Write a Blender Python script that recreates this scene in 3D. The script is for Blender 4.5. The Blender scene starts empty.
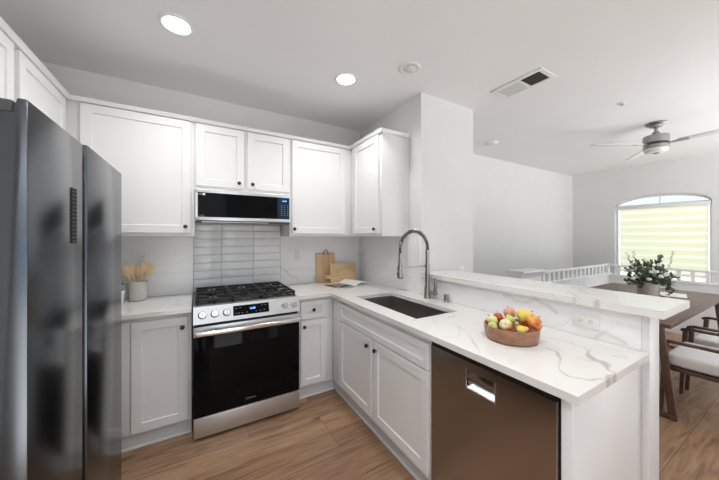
import bpy, bmesh, math, random
from mathutils import Vector, Matrix
random.seed(7)
S = bpy.context.scene
COL = S.collection
R = math.radians

# ------------------------------------------------------------------ camera
cam = bpy.data.cameras.new('camera'); cam_o = bpy.data.objects.new('camera', cam); COL.objects.link(cam_o)
cam.sensor_width = 36.0; cam.lens = 36.0*280.0/719.0
cam.shift_y = -3.3/719.0
cam.clip_start = 0.02
cam_o.location = (0, 0, 1.445); cam_o.rotation_euler = (R(90), 0, R(-30.2))
S.camera = cam_o

# ------------------------------------------------------------------ world, exposure
w = bpy.data.worlds.new('world'); S.world = w; w.use_nodes = True
nt = w.node_tree; bg = nt.nodes['Background']
tc = nt.nodes.new('ShaderNodeTexCoord'); sx = nt.nodes.new('ShaderNodeSeparateXYZ'); rp = nt.nodes.new('ShaderNodeValToRGB')
nt.links.new(tc.outputs['Generated'], sx.inputs[0]); mz = nt.nodes.new('ShaderNodeMapRange'); mz.inputs['From Min'].default_value = -1; nt.links.new(sx.outputs['Z'], mz.inputs[0]); nt.links.new(mz.outputs[0], rp.inputs[0]); nt.links.new(rp.outputs[0], bg.inputs[0])
rc = rp.color_ramp.elements          # bright sunlit ground below, paler sky above
rc[0].position = 0.30; rc[0].color = (.95, .95, .95, 1)
rc[1].position = 0.78; rc[1].color = (1.0, 1.0, 1.0, 1)
for p_, c_ in ((.50, (.61, .61, .605, 1)), (.525, (.22, .26, .305, 1)), (.64, (.24, .275, .31, 1))):
    el = rc.new(p_); el.color = c_
bg.inputs[1].default_value = 2.8
S.view_settings.view_transform = 'Standard'; S.view_settings.look = 'None'
S.view_settings.gamma = 1.0; S.view_settings.use_curve_mapping = False
S.view_settings.exposure = 0.74
LAMP_W = 20.0          # power of each recessed kitchen light, added ones too

# ------------------------------------------------------------------ materials
def nodes(name):
    m = bpy.data.materials.new(name); m.use_nodes = True
    t = m.node_tree; return m, t, t.nodes['Principled BSDF']
def N(t, typ, **kw):
    n = t.nodes.new(typ)
    for k, v in kw.items():
        if k.startswith('i_'):
            key = k[2:]; key = int(key) if key.isdigit() else key.replace('_', ' ')
            n.inputs[key].default_value = v
        else: setattr(n, k, v)
    return n
def c4(c): return (c[0], c[1], c[2], 1.0)
def pmat(name, col, rough=.5, metal=0.0, var=.04, scale=12.0, bump=0.0, bscale=60.0, stretch=(1,1,1), spec=.5, coat=0):
    m, t, b = nodes(name)
    co = N(t, 'ShaderNodeTexCoord'); mp = N(t, 'ShaderNodeMapping'); mp.inputs['Scale'].default_value = stretch
    t.links.new(co.outputs['Object'], mp.inputs[0])
    nz = N(t, 'ShaderNodeTexNoise', i_Scale=scale, i_Detail=4.0); t.links.new(mp.outputs[0], nz.inputs['Vector'])
    r = N(t, 'ShaderNodeValToRGB'); t.links.new(nz.outputs['Fac'], r.inputs[0])
    r.color_ramp.elements[0].position = .3; r.color_ramp.elements[1].position = .7
    r.color_ramp.elements[0].color = c4([max(0, x*(1-var)) for x in col]); r.color_ramp.elements[1].color = c4([min(1, x*(1+var)) for x in col])
    t.links.new(r.outputs[0], b.inputs['Base Color'])
    b.inputs['Roughness'].default_value = rough; b.inputs['Metallic'].default_value = metal
    b.inputs['Specular IOR Level'].default_value = spec
    if coat: b.inputs['Coat Weight'].default_value = coat
    if bump:
        n2 = N(t, 'ShaderNodeTexNoise', i_Scale=bscale, i_Detail=3.0); t.links.new(mp.outputs[0], n2.inputs['Vector'])
        bp = N(t, 'ShaderNodeBump', i_Strength=bump, i_Distance=.004); t.links.new(n2.outputs['Fac'], bp.inputs['Height']); t.links.new(bp.outputs[0], b.inputs['Normal'])
    return m
def wood(name, c1, c2, rough=.5, axis=0, scale=6.0):
    m, t, b = nodes(name)
    co = N(t, 'ShaderNodeTexCoord'); mp = N(t, 'ShaderNodeMapping')
    sc = [9.0, 9.0, 9.0]; sc[axis] = .9; mp.inputs['Scale'].default_value = sc
    t.links.new(co.outputs['Object'], mp.inputs[0])
    nz = N(t, 'ShaderNodeTexNoise', i_Scale=scale, i_Detail=6.0, i_Distortion=.4); t.links.new(mp.outputs[0], nz.inputs['Vector'])
    r = N(t, 'ShaderNodeValToRGB'); t.links.new(nz.outputs['Fac'], r.inputs[0])
    r.color_ramp.elements[0].position = .3; r.color_ramp.elements[1].position = .72
    r.color_ramp.elements[0].color = c4(c1); r.color_ramp.elements[1].color = c4(c2)
    t.links.new(r.outputs[0], b.inputs['Base Color']); b.inputs['Roughness'].default_value = rough
    return m
def steel(name, col, rough, axis, amount=.05):
    """brushed metal: the grain runs along axis"""
    m, t, b = nodes(name)
    co = N(t, 'ShaderNodeTexCoord'); mp = N(t, 'ShaderNodeMapping')
    sc = [140.0]*3; sc[axis] = 1.5; mp.inputs['Scale'].default_value = sc
    t.links.new(co.outputs['Object'], mp.inputs[0])
    nz = N(t, 'ShaderNodeTexNoise', i_Scale=2.0, i_Detail=3.0); t.links.new(mp.outputs[0], nz.inputs['Vector'])
    mr = N(t, 'ShaderNodeMapRange'); t.links.new(nz.outputs['Fac'], mr.inputs[0])
    mr.inputs['To Min'].default_value = rough-amount; mr.inputs['To Max'].default_value = rough+amount
    t.links.new(mr.outputs[0], b.inputs['Roughness'])
    b.inputs['Base Color'].default_value = c4(col); b.inputs['Metallic'].default_value = 1.0
    return m
def emis(name, col, st, base=(.8,.8,.8)):
    m, t, b = nodes(name)
    b.inputs['Base Color'].default_value = c4(base); b.inputs['Emission Color'].default_value = c4(col); b.inputs['Emission Strength'].default_value = st
    return m
def marble(name, base, vein, strength=.5, rough=.16, attr=True, scale=1.3):
    m, t, b = nodes(name)
    co = N(t, 'ShaderNodeTexCoord'); L = t.links.new
    n0 = N(t, 'ShaderNodeTexNoise', i_Scale=1.7*scale, i_Detail=6.0, i_Distortion=1.2); L(co.outputs['Object'], n0.inputs['Vector'])
    sub = N(t, 'ShaderNodeMath', operation='SUBTRACT', i_1=.5); L(n0.outputs['Fac'], sub.inputs[0])
    ab = N(t, 'ShaderNodeMath', operation='ABSOLUTE'); L(sub.outputs[0], ab.inputs[0])
    mr = N(t, 'ShaderNodeMapRange'); L(ab.outputs[0], mr.inputs[0])
    mr.inputs['From Min'].default_value = 0; mr.inputs['From Max'].default_value = .012; mr.inputs['To Min'].default_value = 1; mr.inputs['To Max'].default_value = 0
    n1 = N(t, 'ShaderNodeTexNoise', i_Scale=1.6, i_Detail=2.0); L(co.outputs['Object'], n1.inputs['Vector'])
    m1 = N(t, 'ShaderNodeMapRange'); L(n1.outputs['Fac'], m1.inputs[0]); m1.inputs['From Min'].default_value = .48; m1.inputs['From Max'].default_value = .65
    mu = N(t, 'ShaderNodeMath', operation='MULTIPLY'); L(mr.outputs[0], mu.inputs[0]); L(m1.outputs[0], mu.inputs[1])
    m2 = N(t, 'ShaderNodeMath', operation='MULTIPLY', i_1=strength); L(mu.outputs[0], m2.inputs[0])
    fac = m2
    if attr:
        at = N(t, 'ShaderNodeAttribute', attribute_name='vein')
        mx = N(t, 'ShaderNodeMath', operation='MAXIMUM'); L(m2.outputs[0], mx.inputs[0]); L(at.outputs['Fac'], mx.inputs[1]); fac = mx
    nc = N(t, 'ShaderNodeTexNoise', i_Scale=3.0); L(co.outputs['Object'], nc.inputs['Vector'])
    vc = N(t, 'ShaderNodeMix', data_type='RGBA'); vc.inputs['A'].default_value = c4(vein[0]); vc.inputs['B'].default_value = c4(vein[1]); L(nc.outputs['Fac'], vc.inputs['Factor'])
    bc = N(t, 'ShaderNodeMix', data_type='RGBA'); bc.inputs['A'].default_value = c4(base); bc.inputs['B'].default_value = c4([x*.93 for x in base]); L(n1.outputs['Fac'], bc.inputs['Factor'])
    mix = N(t, 'ShaderNodeMix', data_type='RGBA'); L(fac.outputs[0], mix.inputs['Factor']); L(bc.outputs['Result'], mix.inputs['A']); L(vc.outputs['Result'], mix.inputs['B'])
    L(mix.outputs['Result'], b.inputs['Base Color']); b.inputs['Roughness'].default_value = rough
    return m
def floor_mat():
    m, t, b = nodes('oak_planks'); L = t.links.new
    co = N(t, 'ShaderNodeTexCoord'); mp = N(t, 'ShaderNodeMapping'); mp.inputs['Location'].default_value = (.55, -1.455, 0)
    L(co.outputs['Object'], mp.inputs[0])
    br = N(t, 'ShaderNodeTexBrick', offset=.37, offset_frequency=3, squash=1.0)
    br.inputs['Color1'].default_value = (0, 0, 0, 1); br.inputs['Color2'].default_value = (1, 1, 1, 1); br.inputs['Mortar'].default_value = (.5, .5, .5, 1)
    br.inputs['Scale'].default_value = 1.0; br.inputs['Mortar Size'].default_value = .0016; br.inputs['Mortar Smooth'].default_value = .1
    br.inputs['Bias'].default_value = 0; br.inputs['Brick Width'].default_value = 1.4; br.inputs['Row Height'].default_value = .225
    L(mp.outputs[0], br.inputs['Vector'])
    # shift the grain per plank
    off = N(t, 'ShaderNodeVectorMath', operation='SCALE'); off.inputs['Scale'].default_value = 7.0
    L(br.outputs['Color'], off.inputs[0])
    ad = N(t, 'ShaderNodeVectorMath', operation='ADD'); L(co.outputs['Object'], ad.inputs[0]); L(off.outputs[0], ad.inputs[1])
    m2 = N(t, 'ShaderNodeMapping'); m2.inputs['Scale'].default_value = (.9, 9.0, 1); L(ad.outputs[0], m2.inputs[0])
    gr = N(t, 'ShaderNodeTexNoise', i_Scale=3.0, i_Detail=7.0, i_Roughness=.62, i_Distortion=.7); L(m2.outputs[0], gr.inputs['Vector'])
    r = N(t, 'ShaderNodeValToRGB'); L(gr.outputs['Fac'], r.inputs[0])
    e = r.color_ramp.elements; e[0].position = .25; e[0].color = (.14, .078, .044, 1); e[1].position = .75; e[1].color = (.46, .31, .20, 1)
    k = e.new(.48); k.color = (.325, .20, .12, 1)
    tone = N(t, 'ShaderNodeMix', data_type='RGBA', blend_type='MULTIPLY'); tone.inputs['Factor'].default_value = 1.0
    pc = N(t, 'ShaderNodeMix', data_type='RGBA'); pc.inputs['A'].default_value = (.80, .76, .74, 1); pc.inputs['B'].default_value = (1.12, 1.1, 1.08, 1); L(br.outputs['Color'], pc.inputs['Factor'])
    L(r.outputs[0], tone.inputs['A']); L(pc.outputs['Result'], tone.inputs['B'])
    # knots
    m3 = N(t, 'ShaderNodeMapping'); m3.inputs['Scale'].default_value = (2.4, 5.5, 1); L(ad.outputs[0], m3.inputs[0])
    vo = N(t, 'ShaderNodeTexVoronoi', i_Scale=.8); L(m3.outputs[0], vo.inputs['Vector'])
    kn = N(t, 'ShaderNodeMapRange'); L(vo.outputs['Distance'], kn.inputs[0]); kn.inputs['From Min'].default_value = .03; kn.inputs['From Max'].default_value = .15; kn.inputs['To Min'].default_value = .75; kn.inputs['To Max'].default_value = 0
    km = N(t, 'ShaderNodeMix', data_type='RGBA'); L(kn.outputs[0], km.inputs['Factor']); L(tone.outputs['Result'], km.inputs['A']); km.inputs['B'].default_value = (.09, .045, .025, 1)
    mo = N(t, 'ShaderNodeMix', data_type='RGBA'); L(br.outputs['Fac'], mo.inputs['Factor']); L(km.outputs['Result'], mo.inputs['A']); mo.inputs['B'].default_value = (.13, .07, .04, 1)
    L(mo.outputs['Result'], b.inputs['Base Color']); b.inputs['Roughness'].default_value = .42
    bp = N(t, 'ShaderNodeBump', i_Strength=.12, i_Distance=.003); L(gr.outputs['Fac'], bp.inputs['Height']); L(bp.outputs[0], b.inputs['Normal'])
    return m

M = dict(
    wall=pmat('wall_paint', (.735, .73, .725), .7, var=.015, scale=4, bump=.05, bscale=250),
    ceil=pmat('ceiling_paint', (.84, .84, .84), .85, var=.01, scale=3, bump=.08, bscale=300),
    trim=pmat('white_trim_paint', (.80, .80, .80), .4, var=.01),
    cab=pmat('white_cabinet_paint', (.82, .82, .82), .38, var=.008, scale=3),
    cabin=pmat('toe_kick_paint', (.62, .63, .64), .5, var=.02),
    floor=floor_mat(),
    quartz=marble('veined_quartz', (.82, .81, .79), ((.34, .335, .33), (.46, .41, .36)), .55, .14),
    slab=marble('marble_slab', (.90, .90, .91), ((.45, .45, .45), (.52, .47, .42)), .5, .2, scale=1.1),
    tile=marble('glazed_tile', (.90, .91, .92), ((.55, .56, .57), (.62, .62, .62)), .7, .12, attr=False, scale=4.0),
    grout=pmat('grout', (.52, .53, .54), .8),
    knob=pmat('black_knob_metal', (.018, .017, .017), .35, var=.1),
    fridge=steel('black_stainless', (.115, .124, .136), .22, 2, .01),
    fridge_side=pmat('graphite_side_paint', (.075, .078, .083), .4),
    black=pmat('black_plastic', (.012, .012, .013), .35, var=.2),
    gap=pmat('gap_shade', (.006, .006, .007), .7, var=.2),  # near-black colour standing in for shade inside gaps and recesses
    steel=steel('stainless_steel', (.70, .715, .73), .38, 0, .012),
    dw=steel('brushed_dark_stainless', (.37, .345, .335), .22, 2, .012),
    chrome=steel('polished_steel', (.90, .90, .90), .16, 0, .01),
    nickel=steel('brushed_nickel', (.40, .385, .36), .26, 2, .012),
    sink=steel('dark_sink_steel', (.40, .375, .35), .36, 0, .015),
    glass_black=pmat('black_glass', (.004, .004, .005), .06, var=.2, spec=.12),
    iron=pmat('cast_iron', (.014, .014, .015), .5, var=.2, bump=.2, bscale=400),
    enamel=pmat('black_enamel', (.010, .010, .011), .15, var=.2),
    blue=emis('blue_display', (.12, .35, 1.0), 3.0, (.02, .05, .1)),
    navy=pmat('blue_tinted_glass', (.008, .03, .055), .07, var=.1),
    greytext=pmat('grey_lettering', (.30, .30, .31), .5),
    plastic=pmat('white_plastic', (.80, .80, .79), .35, var=.01),
    slot=pmat('dark_slot', (.05, .05, .05), .6),
    lamp=emis('lamp_lens', (1.0, .97, .92), 9.0),
    offlens=pmat('frosted_lens', (.70, .70, .69), .4, var=.02),
    vent_dark=pmat('dark_filter', (.10, .10, .10), .7, var=.15),
    bamboo=wood('bamboo_board', (.66, .44, .23), (.86, .64, .38), .5, 0, 4),
    board=wood('oiled_board', (.58, .37, .20), (.78, .54, .33), .5, 2, 4),
    spoon=wood('pale_utensil_wood', (.80, .56, .30), (.90, .68, .42), .55, 2, 3),
    bowl=wood('acacia_bowl', (.26, .12, .065), (.46, .25, .15), .45, 0, 3),
    table=wood('walnut', (.058, .030, .022), (.13, .066, .047), .42, 0, 3),
    chairw=wood('dark_walnut', (.050, .028, .020), (.115, .064, .046), .42, 1, 3),
    fabric=pmat('white_upholstery', (.68, .66, .65), .9, var=.03, scale=40, bump=.3, bscale=500),
    rattan=pmat('woven_dark_cord', (.09, .06, .045), .8, var=.35, scale=120, bump=.6, bscale=200),
    stone=pmat('grey_stoneware', (.52, .50, .47), .7, var=.06, scale=30, bump=.1),
    pot=pmat('taupe_pot', (.46, .41, .385), .75, var=.06, scale=25, bump=.1),
    leaf=pmat('dark_leaf', (.12, .175, .11), .5, var=.35, scale=20),
    leaf2=pmat('bright_leaf', (.14, .34, .05), .5, var=.35, scale=25),
    stem=pmat('plant_stem', (.16, .13, .08), .7, var=.2),
    petal=pmat('white_petal', (.74, .75, .66), .7, var=.08, scale=30),
    bead=pmat('wooden_bead', (.55, .36, .20), .5, var=.2, scale=40),
    paper=pmat('paper', (.78, .78, .77), .6, var=.02),
    strap=pmat('dark_leather', (.05, .035, .03), .7),
    fan=steel('fan_nickel', (.36, .355, .345), .34, 2, .03),
    blade=pmat('fan_blade_grey', (.70, .70, .69), .5, var=.03),
    frame=pmat('vinyl_frame', (.82, .82, .82), .35, var=.01),
)
def page_mat():
    m, t, b = nodes('printed_page'); L = t.links.new
    co = N(t, 'ShaderNodeTexCoord'); mp = N(t, 'ShaderNodeMapping'); mp.inputs['Scale'].default_value = (1, 1, 0); L(co.outputs['Object'], mp.inputs[0])
    vo = N(t, 'ShaderNodeTexVoronoi', i_Scale=9.0, distance='CHEBYCHEV'); L(mp.outputs[0], vo.inputs['Vector'])
    r = N(t, 'ShaderNodeValToRGB'); L(vo.outputs['Color'], r.inputs[0]); r.color_ramp.interpolation = 'CONSTANT'
    e = r.color_ramp.elements; e[0].position = 0; e[0].color = (.10, .09, .09, 1); e[1].position = .28; e[1].color = (.30, .16, .09, 1)
    k = e.new(.36); k.color = (.74, .74, .74, 1); k = e.new(.72); k.color = (.40, .42, .46, 1); k = e.new(.8); k.color = (.76, .76, .75, 1)
    L(r.outputs[0], b.inputs['Base Color']); b.inputs['Roughness'].default_value = .35
    return m
M['page'] = page_mat()
def fruit_mat(name, c1, c2, scale=14.0, lo=.4, hi=.6):
    m, t, b = nodes(name); L = t.links.new
    co = N(t, 'ShaderNodeTexCoord'); nz = N(t, 'ShaderNodeTexNoise', i_Scale=scale, i_Detail=3.0); L(co.outputs['Object'], nz.inputs['Vector'])
    r = N(t, 'ShaderNodeValToRGB'); L(nz.outputs['Fac'], r.inputs[0]); e = r.color_ramp.elements
    e[0].position = lo; e[0].color = c4(c1); e[1].position = hi; e[1].color = c4(c2)
    L(r.outputs[0], b.inputs['Base Color']); b.inputs['Roughness'].default_value = .35
    return m
F = dict(green=fruit_mat('green_skin', (.50, .60, .12), (.70, .72, .28)), pale=fruit_mat('pale_green_skin', (.68, .68, .30), (.80, .76, .45)),
         red=fruit_mat('red_skin', (.50, .05, .02), (.65, .13, .04)), peach=fruit_mat('peach_skin', (.75, .42, .30), (.72, .28, .20)),
         blush=fruit_mat('blushed_skin', (.78, .76, .45), (.72, .20, .05), 11, .5, .62), yellow=fruit_mat('yellow_skin', (.80, .62, .08), (.84, .70, .18)),
         orange=fruit_mat('orange_red_skin', (.78, .42, .10), (.62, .11, .02), 22, .42, .58), pear=fruit_mat('pear_skin', (.82, .60, .10), (.78, .68, .20)))
def blind_mat():
    """zebra shade: opaque pale green bands alternating with sheer ones (bands follow the height on the cloth)"""
    m, t, b = nodes('zebra_shade_cloth'); L = t.links.new
    t.nodes.remove(b); out = t.nodes['Material Output']
    co = N(t, 'ShaderNodeTexCoord'); sx = N(t, 'ShaderNodeSeparateXYZ'); L(co.outputs['Object'], sx.inputs[0])
    d = N(t, 'ShaderNodeMath', operation='DIVIDE', i_1=.13); L(sx.outputs['Z'], d.inputs[0])
    fr = N(t, 'ShaderNodeMath', operation='FRACT'); L(d.outputs[0], fr.inputs[0])
    r = N(t, 'ShaderNodeValToRGB'); L(fr.outputs[0], r.inputs[0]); e = r.color_ramp.elements
    e[0].position = .30; e[0].color = (0, 0, 0, 1); e[1].position = .36; e[1].color = (1, 1, 1, 1)
    k = e.new(.94); k.color = (1, 1, 1, 1); k = e.new(1.0); k.color = (0, 0, 0, 1)
    col = N(t, 'ShaderNodeMix', data_type='RGBA'); L(r.outputs[0], col.inputs['Factor']); col.inputs['A'].default_value = (.96, .96, .91, 1); col.inputs['B'].default_value = (.90, .90, .75, 1)
    df = N(t, 'ShaderNodeBsdfDiffuse'); tl = N(t, 'ShaderNodeBsdfTranslucent'); mx = N(t, 'ShaderNodeMixShader')
    L(col.outputs['Result'], df.inputs[0]); L(col.outputs['Result'], tl.inputs[0]); mx.inputs[0].default_value = .72
    L(df.outputs[0], mx.inputs[1]); L(tl.outputs[0], mx.inputs[2]); L(mx.outputs[0], out.inputs[0])
    return m
M['blind'] = blind_mat()
def glass_mat():
    m, t, b = nodes('window_glass'); L = t.links.new
    t.nodes.remove(b); out = t.nodes['Material Output']
    tr = N(t, 'ShaderNodeBsdfTransparent'); tr.inputs[0].default_value = (.96, .98, .98, 1); gl = N(t, 'ShaderNodeBsdfGlossy'); gl.inputs['Roughness'].default_value = .02
    fz = N(t, 'ShaderNodeFresnel', i_IOR=1.45); mx = N(t, 'ShaderNodeMixShader')
    L(fz.outputs[0], mx.inputs[0]); L(tr.outputs[0], mx.inputs[1]); L(gl.outputs[0], mx.inputs[2]); L(mx.outputs[0], out.inputs[0])
    return m
M['glass'] = glass_mat()

# ------------------------------------------------------------------ mesh helpers
def B(): return bmesh.new()
def box(bm, x0, x1, y0, y1, z0, z1, bev=0.0, seg=2, mat=None, mi=0):
    t = bmesh.new(); bmesh.ops.create_cube(t, size=1.0)
    for v in t.verts: v.co = Vector((x0+(v.co.x+.5)*(x1-x0), y0+(v.co.y+.5)*(y1-y0), z0+(v.co.z+.5)*(z1-z0)))
    if bev: bmesh.ops.bevel(t, geom=t.edges[:], offset=bev, segments=seg, profile=.5, affect='EDGES')
    merge(bm, t, mat, mi); return bm
def merge(bm, t, mat=None, mi=0):
    if mat is not None: bmesh.ops.transform(t, matrix=mat, verts=t.verts[:])
    me = bpy.data.meshes.new('tmp'); t.to_mesh(me); t.free()
    n0 = len(bm.faces); bm.from_mesh(me); bpy.data.meshes.remove(me)
    if mi:
        bm.faces.ensure_lookup_table()
        for i in range(n0, len(bm.faces)): bm.faces[i].material_index = mi
def lathe(bm, prof, n=28, mat=None, mi=0):
    """prof: list of (r, z)"""
    t = bmesh.new(); rings = []
    for r, z in prof:
        if r < 1e-6: rings.append([t.verts.new((0, 0, z))])
        else: rings.append([t.verts.new((r*math.cos(2*math.pi*i/n), r*math.sin(2*math.pi*i/n), z)) for i in range(n)])
    for a, b in zip(rings, rings[1:]):
        if len(a) == 1 and len(b) == 1: continue
        for i in range(n):
            j = (i+1) % n
            if len(a) == 1: t.faces.new((a[0], b[j], b[i]))
            elif len(b) == 1: t.faces.new((a[i], a[j], b[0]))
            else: t.faces.new((a[i], a[j], b[j], b[i]))
    if len(rings[0]) > 1: t.faces.new(rings[0][::-1])
    if len(rings[-1]) > 1: t.faces.new(rings[-1])
    bmesh.ops.recalc_face_normals(t, faces=t.faces[:])
    merge(bm, t, mat, mi); return bm
def tube(bm, pts, r, n=10, mat=None, closed=False, mi=0):
    """swept round tube; r may be a list"""
    t = bmesh.new(); P = [Vector(p) for p in pts]; k = len(P)
    rr = r if isinstance(r, (list, tuple)) else [r]*k
    rings = []; up = None
    for i in range(k):
        if closed: d = (P[(i+1) % k]-P[i-1]).normalized()
        else: d = (P[min(i+1, k-1)]-P[max(i-1, 0)]).normalized()
        if up is None: up = Vector((0, 0, 1)) if abs(d.z) < .9 else Vector((1, 0, 0))
        s = d.cross(up).normalized(); up = s.cross(d).normalized()
        rings.append([t.verts.new(P[i]+rr[i]*(math.cos(2*math.pi*j/n)*s+math.sin(2*math.pi*j/n)*up)) for j in range(n)])
    for a, b in (list(zip(rings, rings[1:])) + ([(rings[-1], rings[0])] if closed else [])):
        for j in range(n): t.faces.new((a[j], a[(j+1) % n], b[(j+1) % n], b[j]))
    if not closed: t.faces.new(rings[0][::-1]); t.faces.new(rings[-1])
    bmesh.ops.recalc_face_normals(t, faces=t.faces[:])
    merge(bm, t, mat, mi); return bm
def bar(bm, p0, p1, wx, wy, p_up=(0, 0, 1), bev=.003, taper=1.0):
    """rectangular bar from p0 to p1; wx across, wy along p_up"""
    p0 = Vector(p0); p1 = Vector(p1); d = (p1-p0); L = d.length; d.normalize(); up = Vector(p_up)
    s = d.cross(up).normalized(); u = s.cross(d).normalized()
    t = bmesh.new(); bmesh.ops.create_cube(t, size=1.0)
    for v in t.verts:
        k = 1.0 if v.co.z < 0 else taper
        v.co = Vector((v.co.x*wx*k, v.co.y*wy*k, (v.co.z+.5)*L))
    if bev: bmesh.ops.bevel(t, geom=t.edges[:], offset=bev, segments=2, profile=.5, affect='EDGES')
    m = Matrix(((s.x, u.x, d.x, p0.x), (s.y, u.y, d.y, p0.y), (s.z, u.z, d.z, p0.z), (0, 0, 0, 1)))
    merge(bm, t, m); return bm
def prism(bm, poly, h0, h1, mat=None, mi=0, bev=0):
    """poly: list of (x, y) extruded along z from h0 to h1"""
    t = bmesh.new(); a = [t.verts.new((p[0], p[1], h0)) for p in poly]; b = [t.verts.new((p[0], p[1], h1)) for p in poly]
    t.faces.new(a[::-1]); t.faces.new(b); n = len(poly)
    for i in range(n): t.faces.new((a[i], a[(i+1) % n], b[(i+1) % n], b[i]))
    bmesh.ops.recalc_face_normals(t, faces=t.faces[:])
    if bev: bmesh.ops.bevel(t, geom=t.edges[:], offset=bev, segments=2, profile=.5, affect='EDGES')
    merge(bm, t, mat, mi); return bm
def ball(bm, c, r, seg=16, ring=10, sc=(1, 1, 1), rot=None):
    t = bmesh.new(); bmesh.ops.create_uvsphere(t, u_segments=seg, v_segments=ring, radius=r)
    m = Matrix.Translation(c) @ (rot.to_4x4() if rot else Matrix()) @ Matrix.Diagonal((sc[0], sc[1], sc[2], 1))
    merge(bm, t, m); return bm

def obj(name, bm, mats, parent=None, smooth=35):
    """link bm as ONE mesh object; bm is in world space, shifted into the parent thing's space"""
    off = Vector((0, 0, 0)); p = parent
    while p: off += p.location; p = p.parent
    if off.length: bmesh.ops.translate(bm, vec=-off, verts=bm.verts[:])
    me = bpy.data.meshes.new(name); bm.to_mesh(me); bm.free()
    for mm in (mats if isinstance(mats, (list, tuple)) else [mats]): me.materials.append(M[mm] if isinstance(mm, str) else mm)
    if smooth: me.shade_smooth(); me.set_sharp_from_angle(angle=R(smooth))
    o = bpy.data.objects.new(name, me); COL.objects.link(o)
    if parent: o.parent = parent
    return o
def set_origin(o, p):
    """move a top-level mesh's origin to p without moving it"""
    p = Vector(p); o.data.transform(Matrix.Translation(-p)); o.location = p; return o
def thing(name, label, cat, loc=(0, 0, 0), group=None):
    o = bpy.data.objects.new(name, None); COL.objects.link(o); o.location = loc; o.empty_display_size = .05
    o['label'] = label; o['category'] = cat
    if group: o['group'] = group
    return o
def tag(o, label, cat, group=None):
    o['label'] = label; o['category'] = cat
    if group: o['group'] = group
    return o
def struct(name, bm, mats, parent=None, label=None, smooth=35):
    o = obj(name, bm, mats, parent, smooth); o['kind'] = 'structure'
    if label: o['label'] = label
    return o
def text_bm(s, size, mat):
    cu = bpy.data.curves.new('t', 'FONT'); cu.body = s; cu.size = size; cu.extrude = .0004; cu.align_x = 'CENTER'; cu.align_y = 'CENTER'
    o = bpy.data.objects.new('t', cu); COL.objects.link(o); bpy.context.view_layer.update()
    me = bpy.data.meshes.new_from_object(o.evaluated_get(bpy.context.evaluated_depsgraph_get()))
    bpy.data.objects.remove(o); bpy.data.curves.remove(cu)
    bm = B(); bm.from_mesh(me); bpy.data.meshes.remove(me); bmesh.ops.transform(bm, matrix=mat, verts=bm.verts[:]); return bm

# front planes: local (x along the face, y into the cabinet, z up) -> world
def fr_back(Y): return lambda p: (p[0], Y+p[1], p[2])          # faces -Y
def fr_pen(X): return lambda p: (X+p[1], p[0], p[2])           # faces -X
def fr_left(X): return lambda p: (X-p[1], p[0], p[2])          # faces +X
def apply(bm, f):
    for v in bm.verts: v.co = Vector(f(v.co))
    bmesh.ops.recalc_face_normals(bm, faces=bm.faces[:]); return bm
def shaker(a0, a1, z0, z1, f, rail=.058, th=.02, rec=.009):
    bm = B()
    def R4(x0, x1, zz0, zz1, y): return [bm.verts.new((x0, y, zz0)), bm.verts.new((x1, y, zz0)), bm.verts.new((x1, y, zz1)), bm.verts.new((x0, y, zz1))]
    e = .0015
    k = R4(a0, a1, z0, z1, th); o0 = R4(a0, a1, z0, z1, e); o = R4(a0+e, a1-e, z0+e, z1-e, 0)
    i = R4(a0+rail, a1-rail, z0+rail, z1-rail, 0); j = R4(a0+rail+.003, a1-rail-.003, z0+rail+.003, z1-rail-.003, rec)
    bm.faces.new(k)
    for A, Bb in ((k, o0), (o0, o), (o, i), (i, j)):
        for q in range(4): bm.faces.new((A[q], A[(q+1) % 4], Bb[(q+1) % 4], Bb[q]))
    bm.faces.new(j)
    return apply(bm, f)
KN = [(.0, -.028), (.009, -.028), (.0145, -.024), (.0155, -.018), (.012, -.013), (.006, -.010), (.006, 0)]
def knob(a, z, f):
    bm = B(); lathe(bm, KN, 18, Matrix(((1, 0, 0, a), (0, 0, 1, 0), (0, -1, 0, z), (0, 0, 0, 1)))); return apply(bm, f)
def lbox(f, x0, x1, y0, y1, z0, z1, bev=.0015): return apply(box(B(), x0, x1, y0, y1, z0, z1, bev), f)

# ------------------------------------------------------------------ the room
H = 2.744; XL = -1.09; XW = 7.0; YB = 2.98; YR = -1.1; YC = 1.894; XR = 1.742
struct('floor', box(B(), XL-.1, XW+.15, YR, 3.1, -.1, 0), 'floor')
struct('ceiling', box(B(), XL-.1, XW+.15, YR, 3.1, H, H+.1), 'ceil')
struct('wall_left', box(B(), XL-.1, XL, YR, YB, 0, H), 'wall')
struct('wall_light_block', box(box(B(), .50, 3.1, YR-.1, YR, 0, H), XL-.1, -.55, YR-.1, YR, 0, H), 'wall')  # unseen; its width and openings are shaped to dim post, column and fridge edge
struct('wall_back', box(B(), XL-.1, XR, YB, YB+.12, 0, H), 'wall')
struct('wall_right', box(B(), XR, 2.45, YC, YB+.12, 0, H), 'wall')
struct('wall_far', box(B(), 2.45, XW+.15, 2.9, 3.1, 0, H), 'wall')
struct('wall_peninsula', box(B(), XR, 1.872, .427, YC, 0, 1.095, .002), 'trim')
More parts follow.
